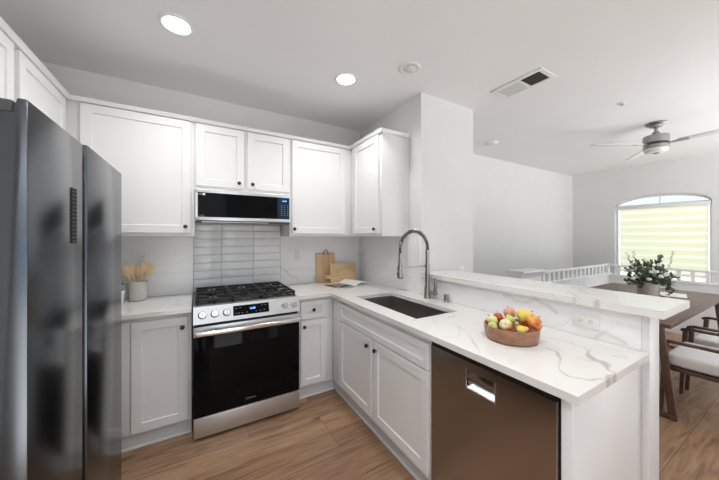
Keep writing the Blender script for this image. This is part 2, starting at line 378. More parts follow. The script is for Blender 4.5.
# window wall with an arched opening
W0, W1, WZ0, WZS, WZT = 1.02, 2.20, .58, 2.02, 2.20
def arch(y): k = (y-(W0+W1)/2)/((W1-W0)/2); return WZS+(WZT-WZS)*math.sqrt(max(0, 1-k*k*.96)) - .035*(1-abs(k))*0
bm = B()
box(bm, XW, XW+.15, .70, W0, 0, H); box(bm, XW, XW+.15, YR, .70, 2.15, H); box(bm, XW, XW+.15, YR, -.95, 0, 2.15); box(bm, XW, XW+.15, W1, 2.9, 0, H); box(bm, XW, XW+.15, W0, W1, 0, WZ0)
ys = [W0+(W1-W0)*i/24 for i in range(25)]
poly = [(W0, H), (W1, H)] + [(y, arch(y)) for y in reversed(ys)]
toYZ = Matrix(((0, 0, 1, 0), (1, 0, 0, 0), (0, 1, 0, 0), (0, 0, 0, 1)))      # (y, z, h) -> (h, y, z)
prism(bm, poly, XW, XW+.15, toYZ)
struct('wall_window', bm, 'wall')
# window frame, sashes, glass
bm = B(); fx0, fx1 = XW+.085, XW+.13
box(bm, fx0, fx1, W0, W0+.03, WZ0, WZS); box(bm, fx0, fx1, W1-.03, W1, WZ0, WZS); box(bm, fx0, fx1, W0, W1, WZ0, WZ0+.05)
box(bm, fx0, fx1, W0, W1, WZS-.03, WZS+.02)
for a, b in zip(ys, ys[1:]):
    prism(bm, [(a, arch(a)-.045), (b, arch(b)-.045), (b, arch(b)), (a, arch(a))], fx0, fx1, toYZ)
window_1 = struct('window_1', bm, 'frame')
bm = B(); ym = (W0+W1)/2
box(bm, fx0+.01, fx1-.01, W0+.05, W1-.05, .69, .715); box(bm, fx0+.01, fx1-.01, ym-.008, ym+.008, WZS+.02, WZT-.045)
obj('window_muntin', bm, 'frame', window_1)
obj('window_pane', prism(B(), [(W0+.02, WZ0+.02), (W1-.02, WZ0+.02)] + [(y, min(arch(y)-.02, 9)) for y in reversed(ys[1:-1])], XW+.105, XW+.109, toYZ), 'glass', window_1)
bm = B(); box(bm, XW-.03, XW+.085, W0-.03, W1+.03, WZ0-.02, WZ0, .004); struct('window_sill', bm, 'trim', window_1)
bm = B()
for a in ((-.95, -.90, 0, 2.15), (.65, .70, 0, 2.15), (-.90, .65, 0, .06), (-.90, .65, 2.09, 2.15), (-.16, -.09, .06, 2.09)): box(bm, fx0, fx1, a[0], a[1], a[2], a[3])
added_window = struct('added_window', bm, 'frame')  # unseen window, added to let more daylight onto the dining floor
for a in ((-.90, -.16), (-.09, .65)): obj('window_pane', box(B(), XW+.105, XW+.109, a[0], a[1], .06, 2.09), 'glass', added_window)
# zebra shade
bl = thing('window_shade', 'pale green and cream banded roller shade covering the arched window', 'blind', (XW+.03, ym, 2.0))
obj('headrail', box(B(), XW+.008, XW+.078, W0+.005, W1-.005, 1.955, 2.02, .008), 'plastic', bl)
o = obj('shade_cloth', box(B(), XW+.045, XW+.048, W0+.04, W1-.065, .80, 1.96), 'blind', bl)
obj('bottom_bar', box(B(), XW+.037, XW+.056, W0+.038, W1-.063, .775, .802, .006), 'plastic', bl)

# stair half wall and railing (around the stairwell beyond the table)
RX0, RX1, RY0, RY1 = 6.20, 6.31, 2.03, 2.14
bm = B(); box(bm, 3.95, RX1, RY0, RY1, 0, .80); box(bm, RX0, RX1, -1.6, RY0, 0, .77)
struct('wall_stair', bm, 'wall')
bm = B(); box(bm, 3.95, RX1+.01, RY0-.012, RY1+.012, .79, .815, .004); box(bm, RX0-.012, RX1+.012, -1.6, RY0, .765, .79, .004)
struct('trim_1', bm, 'trim')
bm = B(); box(bm, 3.47, 3.93, 1.985, 2.12, 0, .925)
ped = struct('wall_pier', bm, 'trim')
bm = B()
prism(bm, [(1.985, .925), (2.12, .925), (2.135, .95), (2.145, .975), (2.165, .99), (2.165, 1.015), (1.94, 1.015), (1.94, .99), (1.96, .975), (1.97, .95)], 3.44, 3.96, Matrix(((0, 0, 1, 0), (1, 0, 0, 0), (0, 1, 0, 0), (0, 0, 0, 1))))
struct('trim_2', bm, 'trim')
rail = thing('stair_railing', 'white wooden railing with short balusters on the half wall around the stairs', 'railing', (RX1-.05, RY0+.05, .815))
obj('handrail', box(B(), 3.95, RX1+.02, RY0+.02, RY1-.03, .935, .965, .008), 'trim', rail)
obj('handrail', box(B(), RX0+.02, RX1-.03, -1.6, RY0+.02, .935, .965, .008), 'trim', rail)
obj('newel_post', box(B(), RX0+.015, RX1-.02, RY0+.01, RY1-.02, .815, .975, .006), 'trim', rail)
for i in range(16): x = 4.02+i*.138; obj('baluster', box(B(), x-.02, x+.02, RY0+.035, RY0+.075, .815, .936), 'trim', rail, 0)
for i in range(25): y = RY0-.12-i*.138; obj('baluster', box(B(), RX0+.035, RX0+.075, y-.02, y+.02, .79, .936), 'trim', rail, 0)
bm = B(); box(bm, RX0-.012, RX0, -1.6, RY0, 0, .09, .002); box(bm, 3.95, RX0, RY0-.012, RY0, 0, .09, .002); struct('baseboard_stair', bm, 'trim')
struct('baseboard_far', box(B(), 2.45, XW, 2.888, 2.9, 0, .09, .002), 'trim')

# ------------------------------------------------------------------ ceiling fittings
def downlight(x, y, label, on=True):
    t = thing('recessed_light', label, 'ceiling light', (x, y, H), 'recessed ceiling lights')
    obj('trim_ring', lathe(B(), [(.070, H-.004), (.078, H-.010), (.092, H-.008), (.096, H-.001), (.070, H-.001)], 36, Matrix.Translation((x, y, 0))), 'plastic', t)
    obj('lens', lathe(B(), [(0, H-.005), (.0705, H-.005), (.0705, H-.002), (0, H-.002)], 36, Matrix.Translation((x, y, 0))), 'lamp' if on else 'offlens', t)
    if on:
        l = bpy.data.lights.new('lamp_bulb', 'SPOT'); l.energy = LAMP_W; l.spot_size = R(150); l.spot_blend = .9; l.shadow_soft_size = .07; l.color = (1, .99, .975)
        lo = bpy.data.objects.new('lamp_bulb', l); COL.objects.link(lo); lo.parent = t; lo.location = (0, 0, -.03)
    return t
downlight(-.106, 2.045, 'lit round recessed light nearest the refrigerator')
downlight(1.064, 2.049, 'lit round recessed light above the sink corner')
downlight(.15, .35, 'added fill light, unseen, over the aisle in front of the refrigerator')  # added out of view to brighten the kitchen
downlight(1.064, .35, 'added fill light, unseen, above the dishwasher')  # second added lamp, unseen, fills the kitchen with light
downlight(6.25, .42, 'pale unlit ceiling disc beyond the fan blade at the right edge', False)
t = thing('smoke_detector', 'white round ceiling fitting with a tilted eyeball, in front of the column', 'detector', (1.417, 1.67, H))
obj('rim', lathe(B(), [(.055, H-.006), (.066, H-.012), (.080, H-.008), (.084, H-.001), (.055, H-.001)], 32, Matrix.Translation((1.417, 1.67, 0))), 'plastic', t)
obj('eyeball', lathe(B(), [(0, -.022), (.025, -.020), (.045, -.012), (.055, 0), (0, 0)], 28, Matrix.Translation((1.417, 1.67, H-.003)) @ Matrix.Rotation(R(9), 4, 'X')), 'offlens', t)
t = thing('smoke_detector', 'small white smoke detector on the ceiling near the far wall', 'detector', (3.52, 2.418, H))
obj('housing', lathe(B(), [(0, H-.035), (.045, H-.034), (.066, H-.024), (.074, H-.008), (.076, H-.001), (0, H-.001)], 28, Matrix.Translation((3.52, 2.418, 0))), 'plastic', t)
obj('base_ring', lathe(B(), [(.074, H-.009), (.084, H-.007), (.086, H-.0005), (.074, H-.0005)], 28, Matrix.Translation((3.52, 2.418, 0))), 'plastic', t)
t = thing('sprinkler_head', 'small metal fire sprinkler on the dining ceiling', 'sprinkler', (3.573, 1.068, H))
obj('escutcheon', lathe(B(), [(0, H-.008), (.025, H-.008), (.038, H-.001), (0, H-.001)], 20, Matrix.Translation((3.573, 1.068, 0))), 'plastic', t)
bm = lathe(B(), [(.008, H-.022), (.008, H-.007), (0, H-.007)], 10, Matrix.Translation((3.573, 1.068, 0))); lathe(bm, [(0, H-.025), (.016, H-.024), (.016, H-.022), (0, H-.022)], 14, Matrix.Translation((3.573, 1.068, 0)))
obj('deflector', bm, 'nickel', t)
# air vent
vx0, vx1, vy0, vy1 = 2.29, 2.50, 1.165, 1.565
t = thing('air_vent', 'white rectangular ceiling vent, half louvred and half dark filter', 'vent', ((vx0+vx1)/2, (vy0+vy1)/2, H))
bm = B()
for a in ((vx0-.015, vx0+.02, vy0-.015, vy1+.015), (vx1-.02, vx1+.015, vy0-.015, vy1+.015), (vx0+.02, vx1-.02, vy0-.015, vy0+.02), (vx0+.02, vx1-.02, vy1-.02, vy1+.015), (vx0+.02, vx1-.02, 1.335, 1.36)):
    box(bm, a[0], a[1], a[2], a[3], H-.010, H-.0005, .002)
obj('vent_frame', bm, 'plastic', t)
obj('dark_grille', box(B(), vx0+.02, vx1-.02, vy0+.02, 1.335, H-.003, H-.0005), 'vent_dark', t)
bm = B()
for i in range(12):
    x = vx0+.02+(i+.5)*(vx1-vx0-.04)/12; box(bm, x-.007, x+.004, 1.36, vy1-.02, H-.008, H-.004, 0, mat=None)
box(bm, vx0+.02, vx1-.02, 1.36, vy1-.02, H-.003, H-.0005)
obj('louvres', bm, 'offlens', t)
bm = B()
for i in range(9): x = vx0+.03+(i+.5)*(vx1-vx0-.06)/9; box(bm, x-.002, x+.002, vy0+.02, 1.335, H-.006, H-.003)
obj('grille_bars', bm, 'slot', t)
# ceiling fan
cx, cy = 4.537, 1.061
t = thing('ceiling_fan', 'brushed nickel three bladed ceiling fan with round motor over the dining table', 'fan', (cx, cy, H))
T = Matrix.Translation((cx, cy, 0))
bm = lathe(B(), [(.088, H-.001), (.090, H-.012), (.080, H-.024), (.055, H-.032), (.052, H-.05), (.022, H-.058), (0, H-.058)], 32, T); obj('canopy', bm, 'fan', t)
obj('downrod', lathe(B(), [(0, 2.601), (.016, 2.601), (.016, H-.05), (0, H-.05)], 16, T), 'fan', t)
obj('yoke_cover', lathe(B(), [(0, 2.645), (.022, 2.645), (.032, 2.632), (.036, 2.601), (0, 2.601)], 20, T), 'fan', t)
obj('motor_housing', lathe(B(), [(0, 2.600), (.09, 2.600), (.107, 2.594), (.109, 2.582), (.109, 2.515), (.105, 2.512), (0, 2.512)], 40, T), 'fan', t)
obj('blade_ring', lathe(B(), [(0, 2.512), (.102, 2.512), (.102, 2.486), (0, 2.486)], 40, T), 'slot', t)
obj('lower_band', lathe(B(), [(0, 2.486), (.109, 2.486), (.109, 2.455), (.101, 2.450), (0, 2.450)], 40, T), 'fan', t)
bm = lathe(B(), [(.100, 2.4495), (.101, 2.440), (.096, 2.42), (.08, 2.406), (.04, 2.400), (0, 2.400)], 36, T); obj('light_shade', bm, 'offlens', t)
obj('light_cap', lathe(B(), [(0, 2.396), (.025, 2.396), (.03, 2.4025), (0, 2.4025)], 20, T), 'vent_dark', t)
for ang in (148, 34, 268):
    m = Matrix.Translation((cx, cy, 2.499)) @ Matrix.Rotation(R(ang), 4, 'Z') @ Matrix.Rotation(R(-10), 4, 'X')
    pl = [(.17, -.042), (.40, -.050), (.66, -.048), (.71, -.036), (.725, -.008), (.725, .024), (.71, .044), (.64, .050), (.40, .047), (.17, .036)]
    b_ = obj('blade', prism(B(), pl, -.003, .003, m, bev=.001), 'blade', t)
    bb = B(); prism(bb, [(.09, -.02), (.18, -.026), (.25, -.026), (.25, .026), (.18, .026), (.09, .02)], -.009, -.003, m); obj('blade_bracket', bb, 'fan', b_)

# ------------------------------------------------------------------ kitchen: wall finishes
def grid_slab(name, rects, z0, z1, veins, mat, res=.006, parent=None):
    """horizontal slab made of a fine grid over a union of rects, minus holes (third list), with a 'vein' attribute"""
    add, holes = rects
    def cuts(k0, k1, lo, hi):
        c = set()
        for r in add+holes: c.add(r[k0]); c.add(r[k1])
        c = sorted(c); out = []
        for a, b in zip(c, c[1:]):
            n = max(1, int(round((b-a)/res))); out += [a+(b-a)*i/n for i in range(n)]
        return out+[c[-1]]
    xs = cuts(0, 1, 0, 0); ysl = cuts(2, 3, 0, 0)
    inside = lambda x, y: any(r[0] < x < r[1] and r[2] < y < r[3] for r in add) and not any(r[0] < x < r[1] and r[2] < y < r[3] for r in holes)
    top = {}; bot = {}; verts = []; faces = []
    def V(d, i, j, z):
        if (i, j) not in d: d[(i, j)] = len(verts); verts.append((xs[i], ysl[j], z))
        return d[(i, j)]
    cell = [[inside((xs[i]+xs[i+1])/2, (ysl[j]+ysl[j+1])/2) for j in range(len(ysl)-1)] for i in range(len(xs)-1)]
    ok = lambda i, j: 0 <= i < len(xs)-1 and 0 <= j < len(ysl)-1 and cell[i][j]
    for i in range(len(xs)-1):
        for j in range(len(ysl)-1):
            if not cell[i][j]: continue
            q = [(i, j), (i+1, j), (i+1, j+1), (i, j+1)]
            faces.append([V(top, a, b, z1) for a, b in q]); faces.append([V(bot, a, b, z0) for a, b in reversed(q)])
            for (da, db, e) in ((0, -1, (0, 1)), (1, 0, (1, 2)), (0, 1, (2, 3)), (-1, 0, (3, 0))):
                if not ok(i+da, j+db):
                    a, b = q[e[0]], q[e[1]]; faces.append([V(bot, *a, z0), V(bot, *b, z0), V(top, *b, z1), V(top, *a, z1)])
    me = bpy.data.meshes.new(name); me.from_pydata(verts, [], faces); me.materials.append(M[mat])
    at = me.attributes.new('vein', 'FLOAT', 'POINT')
    rnd = random.Random(5); ph = [rnd.uniform(0, 6) for _ in range(4)]
    vals = []
    for (x, y, z) in verts:
        val = 0.0; wx = x+.006*math.sin(31*y+ph[0])+.003*math.sin(83*y+57*x+ph[1]); wy = y+.006*math.sin(29*x+ph[2])+.003*math.sin(91*x-47*y+ph[3])
        for (pts, wid, st) in veins:
            if not (pts[-1] is not None): continue
            best = 9
            for (a, b), (c, d) in zip(pts, pts[1:]):
                ux, uy = c-a, d-b; L2 = ux*ux+uy*uy; s = max(0, min(1, ((wx-a)*ux+(wy-b)*uy)/L2))
                best = min(best, (wx-a-s*ux)**2+(wy-b-s*uy)**2)
            dd = math.sqrt(best)/(wid*(.75+.45*math.sin(23*x+17*y+ph[0])))
            val = max(val, st*max(0, 1-abs(dd)**2) if abs(dd) < 1 else 0)
        vals.append(val)
    at.data.foreach_set('value', vals)
    o = bpy.data.objects.new(name, me); COL.objects.link(o)
    return o
def wall_slab(name, bm, veins, plane, mat='slab'): pass
VE = [
 ([(1.538, .774), (1.570, .701), (1.554, .608), (1.540, .575)], .006, .45),
 ([(1.554, .568), (1.489, .556), (1.439, .520), (1.446, .493), (1.370, .455), (1.363, .431), (1.280, .419)], .017, .8),
 ([(1.402, .697), (1.382, .643), (1.324, .587), (1.210, .548), (1.190, .505), (1.210, .460), (1.274, .423)], .007, .65),
 ([(1.354, 1.215), (1.255, 1.002), (1.158, .896), (1.078, .783)], .005, .45),
 ([(1.30, 1.10), (1.16, .99), (1.10, 1.02)], .004, .4),
 ([(1.745, 1.292), (1.621, 1.134), (1.583, 1.034), (1.50, .95)], .006, .45),
 ([(1.62, 2.20), (1.45, 2.35), (1.20, 2.40), (1.06, 2.50)], .005, .25),
]
ct = grid_slab('countertop', ([(.752, 1.729, 2.355, 2.967), (1.06, 1.729, .424, 2.36)], [(1.19, 1.565, 1.335, 2.10)]), .90, .93, VE, 'quartz')
tag(set_origin(ct, (1.39, 1.6, .90)), 'white quartz countertop with grey veins running from the range corner down the peninsula', 'countertop')
VL = [([(-.28, 2.40), (-.255, 2.451), (-.197, 2.588), (-.138, 2.682), (-.049, 2.85), (-.03, 2.9)], .008, .42), ([(-.45, 2.40), (-.33, 2.60), (-.25, 2.95)], .005, .25)]
cl = grid_slab('countertop', ([(-1.089, -.030, 2.355, 2.967)], []), .90, .93, VL, 'quartz', .008)
tag(set_origin(cl, (-.55, 2.66, .90)), 'short white quartz countertop between refrigerator and range', 'countertop')
VB = [([(1.75, 1.7), (1.82, 1.5), (1.78, 1.2), (1.9, .95), (1.86, .8), (1.70, .66)], .010, .42), ([(1.70, .70), (1.76, .66), (1.72, .60), (1.69, .60)], .016, .55),
      ([(2.05, 1.3), (1.95, 1.0), (1.99, .8), (1.88, .7), (1.80, .74)], .006, .35), ([(1.70, 1.62), (1.80, 1.66), (1.95, 1.80)], .008, .3)]
le = grid_slab('bar_top', ([(1.70, 2.10, .374, 1.893)], []), 1.095, 1.13, VB, 'quartz', .007)
tag(set_origin(le, (1.9, 1.1, 1.095)), 'raised white quartz bar top along the peninsula half wall', 'bar counter')

def vslab(bm, attr_pts, to2):
    lay = bm.verts.layers.float.new('vein')
def wallgrid(name, u0, u1, z0, z1, f, th, veins, res=.008, seams=()):
    """vertical stone slab on a wall; f maps (u, depth, z) to world"""
    bm = B(); lay = bm.verts.layers.float.new('vein')
    nu = max(1, int((u1-u0)/res)); nz = max(1, int((z1-z0)/res)); g = []
    for i in range(nu+1):
        row = []
        for j in range(nz+1):
            u = u0+(u1-u0)*i/nu; z = z0+(z1-z0)*j/nz; v = bm.verts.new(f((u, 0, z)))
            val = 0; wu = u+.005*math.sin(33*z)+.003*math.sin(77*z+40*u); wz = z+.005*math.sin(27*u)+.003*math.sin(81*u)
            for pts, wid, st in veins:
                for (a, b), (c, d) in zip(pts, pts[1:]):
                    ux, uy = c-a, d-b; s = max(0, min(1, ((wu-a)*ux+(wz-b)*uy)/(ux*ux+uy*uy)))
                    q = math.hypot(wu-a-s*ux, wz-b-s*uy)/wid
                    if q < 1: val = max(val, st*(1-q*q))
            for sz in seams:
                if abs(z-sz) < res*.6: val = max(val, .22)
            v[lay] = val; row.append(v)
        g.append(row)
    for i in range(nu):
        for j in range(nz): bm.faces.new((g[i][j], g[i+1][j], g[i+1][j+1], g[i][j+1]))
    bmesh.ops.recalc_face_normals(bm, faces=bm.faces[:])
    r = [bm.verts.new(f(p)) for p in ((u0, th, z0), (u1, th, z0), (u1, th, z1), (u0, th, z1))]
    bm.faces.new(r)
    for A, b_ in (((g[i][0] for i in range(nu+1)), (r[0], r[1])), ((g[i][nz] for i in range(nu+1)), (r[3], r[2])), ((g[0][j] for j in range(nz+1)), (r[0], r[3])), ((g[nu][j] for j in range(nz+1)), (r[1], r[2]))):
        bm.faces.new(list(A)+[b_[1], b_[0]])
    bmesh.ops.recalc_face_normals(bm, faces=bm.faces[:])
    return obj(name, bm, 'slab', None, 35)
o = wallgrid('backsplash_panel', -1.089, -.026, .931, 1.448, fr_back(2.968), .0115, [([(-.7, 1.3), (-.3, 1.2), (-.03, 1.22)], .006, .15)], .01, (1.121,))
tag(set_origin(o, (-.55, 2.975, .93)), 'pale marble backsplash panel left of the range, behind the utensil crock', 'backsplash')
o = wallgrid('backsplash_panel', .764, 1.728, .931, 1.448, fr_back(2.968), .0115, [([(.764, 1.13), (.80, 1.10), (.863, 1.031), (.908, 1.006), (.955, 1.01), (.955, .964)], .011, .38), ([(.766, 1.02), (.83, 1.06), (.87, 1.10), (.98, 1.11)], .005, .25)], .008, (1.093,))
tag(set_origin(o, (1.2, 2.975, .93)), 'pale marble backsplash panel right of the range, behind the cutting boards', 'backsplash')
o = wallgrid('backsplash_panel', YC, 2.9675, .931, 1.448, fr_pen(1.730), .0115, [([(1.95, .95), (2.0, 1.05), (2.2, 1.09), (2.4, 1.02)], .006, .25)], .008, (1.12,))
tag(set_origin(o, (1.736, 2.4, .93)), 'pale marble backsplash panel on the sink side wall below the end wall cabinet', 'backsplash')
o = wallgrid('backsplash_panel', .452, YC-.001, .931, 1.0945, fr_pen(1.730), .0115, [([(1.10, 1.06), (.98, 1.05), (.90, 1.07), (.80, 1.03)], .015, .42), ([(.62, .93), (.58, .98), (.50, .95)], .009, .4), ([(1.85, 1.08), (1.80, 1.00), (1.75, .94)], .006, .35)], .007)
tag(set_origin(o, (1.736, 1.17, .93)), 'low marble backsplash strip under the raised bar top', 'backsplash')
# glazed tiles behind the range
tx0, tx1 = -.024, .762
bs = thing('tile_backsplash', 'glossy grey white stacked tiles behind the range', 'backsplash', ((tx0+tx1)/2, 2.97, .93))
obj('grout_bed', box(B(), tx0, tx1, 2.972, 2.979, .931, 1.56), 'grout', bs)
bm = B(); rt = random.Random(3); cols = [tx0, .205, .495, tx1]
for i in range(3):
    for j in range(9):
        z0 = .905+j*.0745; z1 = z0+.0715; z0 = max(z0, .932); z1 = min(z1, 1.559)
        if z1-z0 < .01: continue
        m = Matrix.Translation(((cols[i]+cols[i+1])/2, 2.969, (z0+z1)/2)) @ Matrix.Rotation(R(rt.uniform(-1.2, 1.2)), 4, 'Z') @ Matrix.Rotation(R(rt.uniform(-3.0, 3.0)), 4, 'X')
        wd = (cols[i+1]-cols[i]-.003)/2; box(bm, -wd, wd, -.005, .004, -(z1-z0)/2, (z1-z0)/2, .002, 2, m)
obj('tiles', bm, 'tile', bs)

# ------------------------------------------------------------------ wall cabinets
ZU0, ZU1 = 1.449, 2.345
def cab(name, label, loc): return thing(name, label, 'cabinet', loc, None)
FB = fr_back(2.62)
def upper_back(x0, x1, z0, doors, label):
    t = cab('wall_cabinet', label, ((x0+x1)/2, 2.8, z0))
    obj('cabinet_box', box(B(), x0+.0005, x1-.0005, 2.641, YB-.001, z0, ZU1+.03, .001), 'cab', t)
    for (a, b, za, zb, kx, kz) in doors:
        d = obj('door', shaker(a, b, za, zb, FB), 'cab', t); obj('knob', knob(kx, kz, FB), 'knob', d)
    return t
upper_back(-.7725, -.013, ZU0, [(-.69, -.040, 1.475, 2.366, -.076, 1.525)], 'wide single door white wall cabinet between refrigerator and microwave')
upper_back(-.013, .766, 1.834, [(-.002, .360, 1.862, 2.366, .318, 1.905), (.388, .757, 1.862, 2.366, .428, 1.905)], 'short two door white wall cabinet directly above the microwave')
upper_back(.766, 1.429, ZU0, [(.785, 1.352, 1.475, 2.366, .805, 1.518)], 'single door white wall cabinet above the cutting boards')
t = cab('wall_cabinet', 'white wall cabinet with blank side panel nearest the faucet', (1.58, 2.36, ZU0))
obj('cabinet_box', box(B(), 1.431, XR-.001, 2.058, YB-.001, ZU0, ZU1+.03, .001), 'cab', t)
d = obj('door', shaker(2.092, 2.557, 1.475, 2.366, fr_pen(1.41)), 'cab', t); obj('knob', knob(2.141, 1.515, fr_pen(1.41)), 'knob', d)
t = cab('wall_cabinet', 'white wall cabinet on the left wall in the corner beyond the refrigerator', (-.92, 2.3, ZU0))
obj('cabinet_box', box(B(), XL+.001, -.773, 2.012, YB-.001, ZU0, ZU1+.03, .001), 'cab', t)
d = obj('door', shaker(2.036, 2.597, 1.475, 2.366, fr_left(-.752)), 'cab', t); obj('knob', knob(2.08, 1.52, fr_left(-.752)), 'knob', d)
t = cab('wall_cabinet', 'white wall cabinet high over the refrigerator at the left edge', (-.92, 1.45, 1.80))
obj('cabinet_box', box(B(), XL+.001, -.773, .90, 2.008, 1.80, ZU1+.03, .001), 'cab', t)
for a, b, k in ((.92, 1.435, 1.40), (1.465, 1.985, 1.50)):
    d = obj('door', shaker(a, b, 1.825, 2.366, fr_left(-.752)), 'cab', t); obj('knob', knob(k, 1.87, fr_left(-.752)), 'knob', d)
# crown strip running along the tops
bm = B()
cp = [(-.002, 2.374), (-.006, 2.378), (-.008, 2.388), (-.016, 2.396), (-.016, 2.402), (.030, 2.402), (.030, 2.3765), (.0195, 2.376), (.0195, 2.374)]
def crown(bm, u0, u1, f):
    t = bmesh.new(); a = [t.verts.new((u0, p[0], p[1])) for p in cp]; b = [t.verts.new((u1, p[0], p[1])) for p in cp]; n = len(cp)
    t.faces.new(a); t.faces.new(b[::-1])
    for i in range(n): t.faces.new((a[i], a[(i+1) % n], b[(i+1) % n], b[i]))
    apply(t, f); merge(bm, t)
crown(bm, -.762, 1.42, FB); crown(bm, 2.04, 2.63, fr_pen(1.41)); crown(bm, .89, 2.63, fr_left(-.752))
crown(bm, 1.40, XR-.001, lambda p: (p[0], 2.0585+p[1]-.0195, p[2]))
box(bm, -.78, 1.44, 2.64, YB-.001, 2.3765, 2.39); box(bm, 1.44, XR-.001, 2.06, YB-.001, 2.376, 2.39); box(bm, XL+.001, -.78, .90, YB-.001, 2.376, 2.39)
struct('trim_3', bm, 'cab')

# ------------------------------------------------------------------ base cabinets
t = cab('base_cabinet', 'white single door base cabinet left of the range', (-.4, 2.7, 0))
obj('cabinet_box', box(B(), -1.088, -.031, 2.401, YB-.013, .105, .899, .001), 'cab', t)
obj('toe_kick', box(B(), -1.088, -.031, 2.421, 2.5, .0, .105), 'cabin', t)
bm = B(); box(bm, -1.088, -.034, 2.411, 2.4205, .0, .02, .004); obj('shoe_strip', bm, 'trim', t)
d = obj('door', shaker(-.378, -.055, .122, .868, fr_back(2.38)), 'cab', t); obj('knob', knob(-.088, .797, fr_back(2.38)), 'knob', d)
obj('filler_strip', box(B(), -.45, -.385, 2.394, 2.4005, .122, .868, .001), 'cab', t)
t = cab('base_cabinet', 'narrow white base cabinet with drawer, right of the range', (.93, 2.7, 0))
obj('cabinet_box', box(B(), .7535, 1.104, 2.401, YB-.013, .105, .899, .001), 'cab', t)
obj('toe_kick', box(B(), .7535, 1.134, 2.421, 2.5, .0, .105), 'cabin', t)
obj('shoe_strip', box(B(), .7535, 1.134, 2.411, 2.4205, 0, .02, .004), 'trim', t)
d = obj('drawer', shaker(.790, 1.022, .715, .868, fr_back(2.38), .038), 'cab', t); obj('knob', knob(.906, .792, fr_back(2.38)), 'knob', d)
d = obj('door', shaker(.790, 1.026, .128, .698, fr_back(2.38), .05), 'cab', t); obj('knob', knob(.819, .650, fr_back(2.38)), 'knob', d)
FP = fr_pen(1.085)
t = cab('base_cabinet', 'white two door sink base cabinet on the peninsula', (1.4, 1.75, 0))
bm = B(); box(bm, 1.105, 1.125, 1.114, 2.400, .105, .899, .001); box(bm, 1.125, 1.728, 1.114, 1.134, .105, .899); box(bm, 1.125, 1.728, 1.134, 2.400, .105, .125); box(bm, 1.705, 1.728, 1.134, 2.400, .125, .899)
obj('cabinet_box', bm, 'cab', t)
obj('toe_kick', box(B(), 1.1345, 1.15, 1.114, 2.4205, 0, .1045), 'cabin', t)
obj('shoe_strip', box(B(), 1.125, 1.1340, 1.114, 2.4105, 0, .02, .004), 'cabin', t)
obj('false_drawer_front', shaker(1.127, 2.222, .718, .862, FP, .04), 'cab', t)
for a, b, k in ((1.697, 2.223, 1.740), (1.129, 1.675, 1.632)):
    d = obj('door', shaker(a, b, .140, .702, FP), 'cab', t); obj('knob', knob(k, .650, FP), 'knob', d)
t = thing('end_panel', 'white peninsula end panel beside the dishwasher', 'panel', (1.4, .46, 0))
obj('side_panel', box(B(), 1.100, 1.7405, .452, .468, 0, .899, .001), 'cab', t)
obj('front_stile', box(B(), 1.085, 1.100, .452, .484, 0, .899, .001), 'cab', t)

# sink
bm = B(); sx0, sx1, sy0, sy1, sd = 1.186, 1.569, 1.331, 2.104, .70
def quad(bm, *ps): return bm.faces.new([bm.verts.new(p) for p in ps])
box(bm, sx0-.004, sx0, sy0-.004, sy1+.004, sd, .899); box(bm, sx1, sx1+.004, sy0-.004, sy1+.004, sd, .899)
box(bm, sx0, sx1, sy0-.004, sy0, sd, .899); box(bm, sx0, sx1, sy1, sy1+.004, sd, .899); box(bm, sx0-.004, sx1+.004, sy0-.004, sy1+.004, sd-.004, sd)
t = thing('kitchen_sink', 'dark stainless undermount sink set in the peninsula countertop', 'sink', ((sx0+sx1)/2, (sy0+sy1)/2, sd))
obj('basin', bm, 'sink', t)
bm = lathe(B(), [(0, .7025), (.03, .7025), (.045, .703), (.05, .7005), (0, .7005)], 24, Matrix.Translation((1.40, 1.72, 0))); obj('drain', bm, 'chrome', t)
# faucet
fx, fy = 1.677, 1.746
t = thing('kitchen_faucet', 'tall brushed nickel spring neck kitchen faucet behind the sink', 'faucet', (fx, fy, .93))
T = Matrix.Translation((fx, fy, 0))
obj('body', lathe(B(), [(0, .9305), (.029, .9305), (.029, .94), (.026, .945), (.0255, 1.02), (.021, 1.03), (.0205, 1.10), (.0200, 1.20), (.0165, 1.29), (.019, 1.30), (.019, 1.33), (.014, 1.335), (0, 1.335)], 28, T), 'nickel', t)
pts = [(fx, fy, 1.33)]; Rr = .145
pts += [(fx-Rr+Rr*math.cos(a), fy, 1.345+Rr*math.sin(a)) for a in [math.pi*i/24 for i in range(25)]]
pts += [(fx-2*Rr, fy, 1.30)]
obj('hose', tube(B(), pts, .0085, 10), 'black', t)
# coil around the hose
def frame_at(pts, s):
    k = s*(len(pts)-1); i = min(int(k), len(pts)-2); f = k-i; p = Vector(pts[i]).lerp(Vector(pts[i+1]), f); d = (Vector(pts[i+1])-Vector(pts[i])).normalized(); return p, d
coil = []
nturn = 34
for q in range(nturn*10+1):
    p, d = frame_at(pts, q/(nturn*10)); sd_ = Vector((0, 1, 0)); up = d.cross(sd_).normalized(); a = 2*math.pi*q/10
    coil.append(p+.0145*(math.cos(a)*sd_+math.sin(a)*up))
obj('spring', tube(B(), coil, .0034, 5), 'nickel', t)
hx = fx-2*Rr
sh = obj('spray_head', lathe(B(), [(0, 1.115), (.022, 1.115), (.025, 1.122), (.024, 1.175), (.018, 1.187), (.0165, 1.25), (.013, 1.265), (.0125, 1.315), (0, 1.315)], 24, Matrix.Translation((hx, fy, 0))), 'nickel', t)
obj('spray_button', box(B(), hx-.028, hx-.022, fy-.006, fy+.006, 1.135, 1.165, .002), 'black', sh)
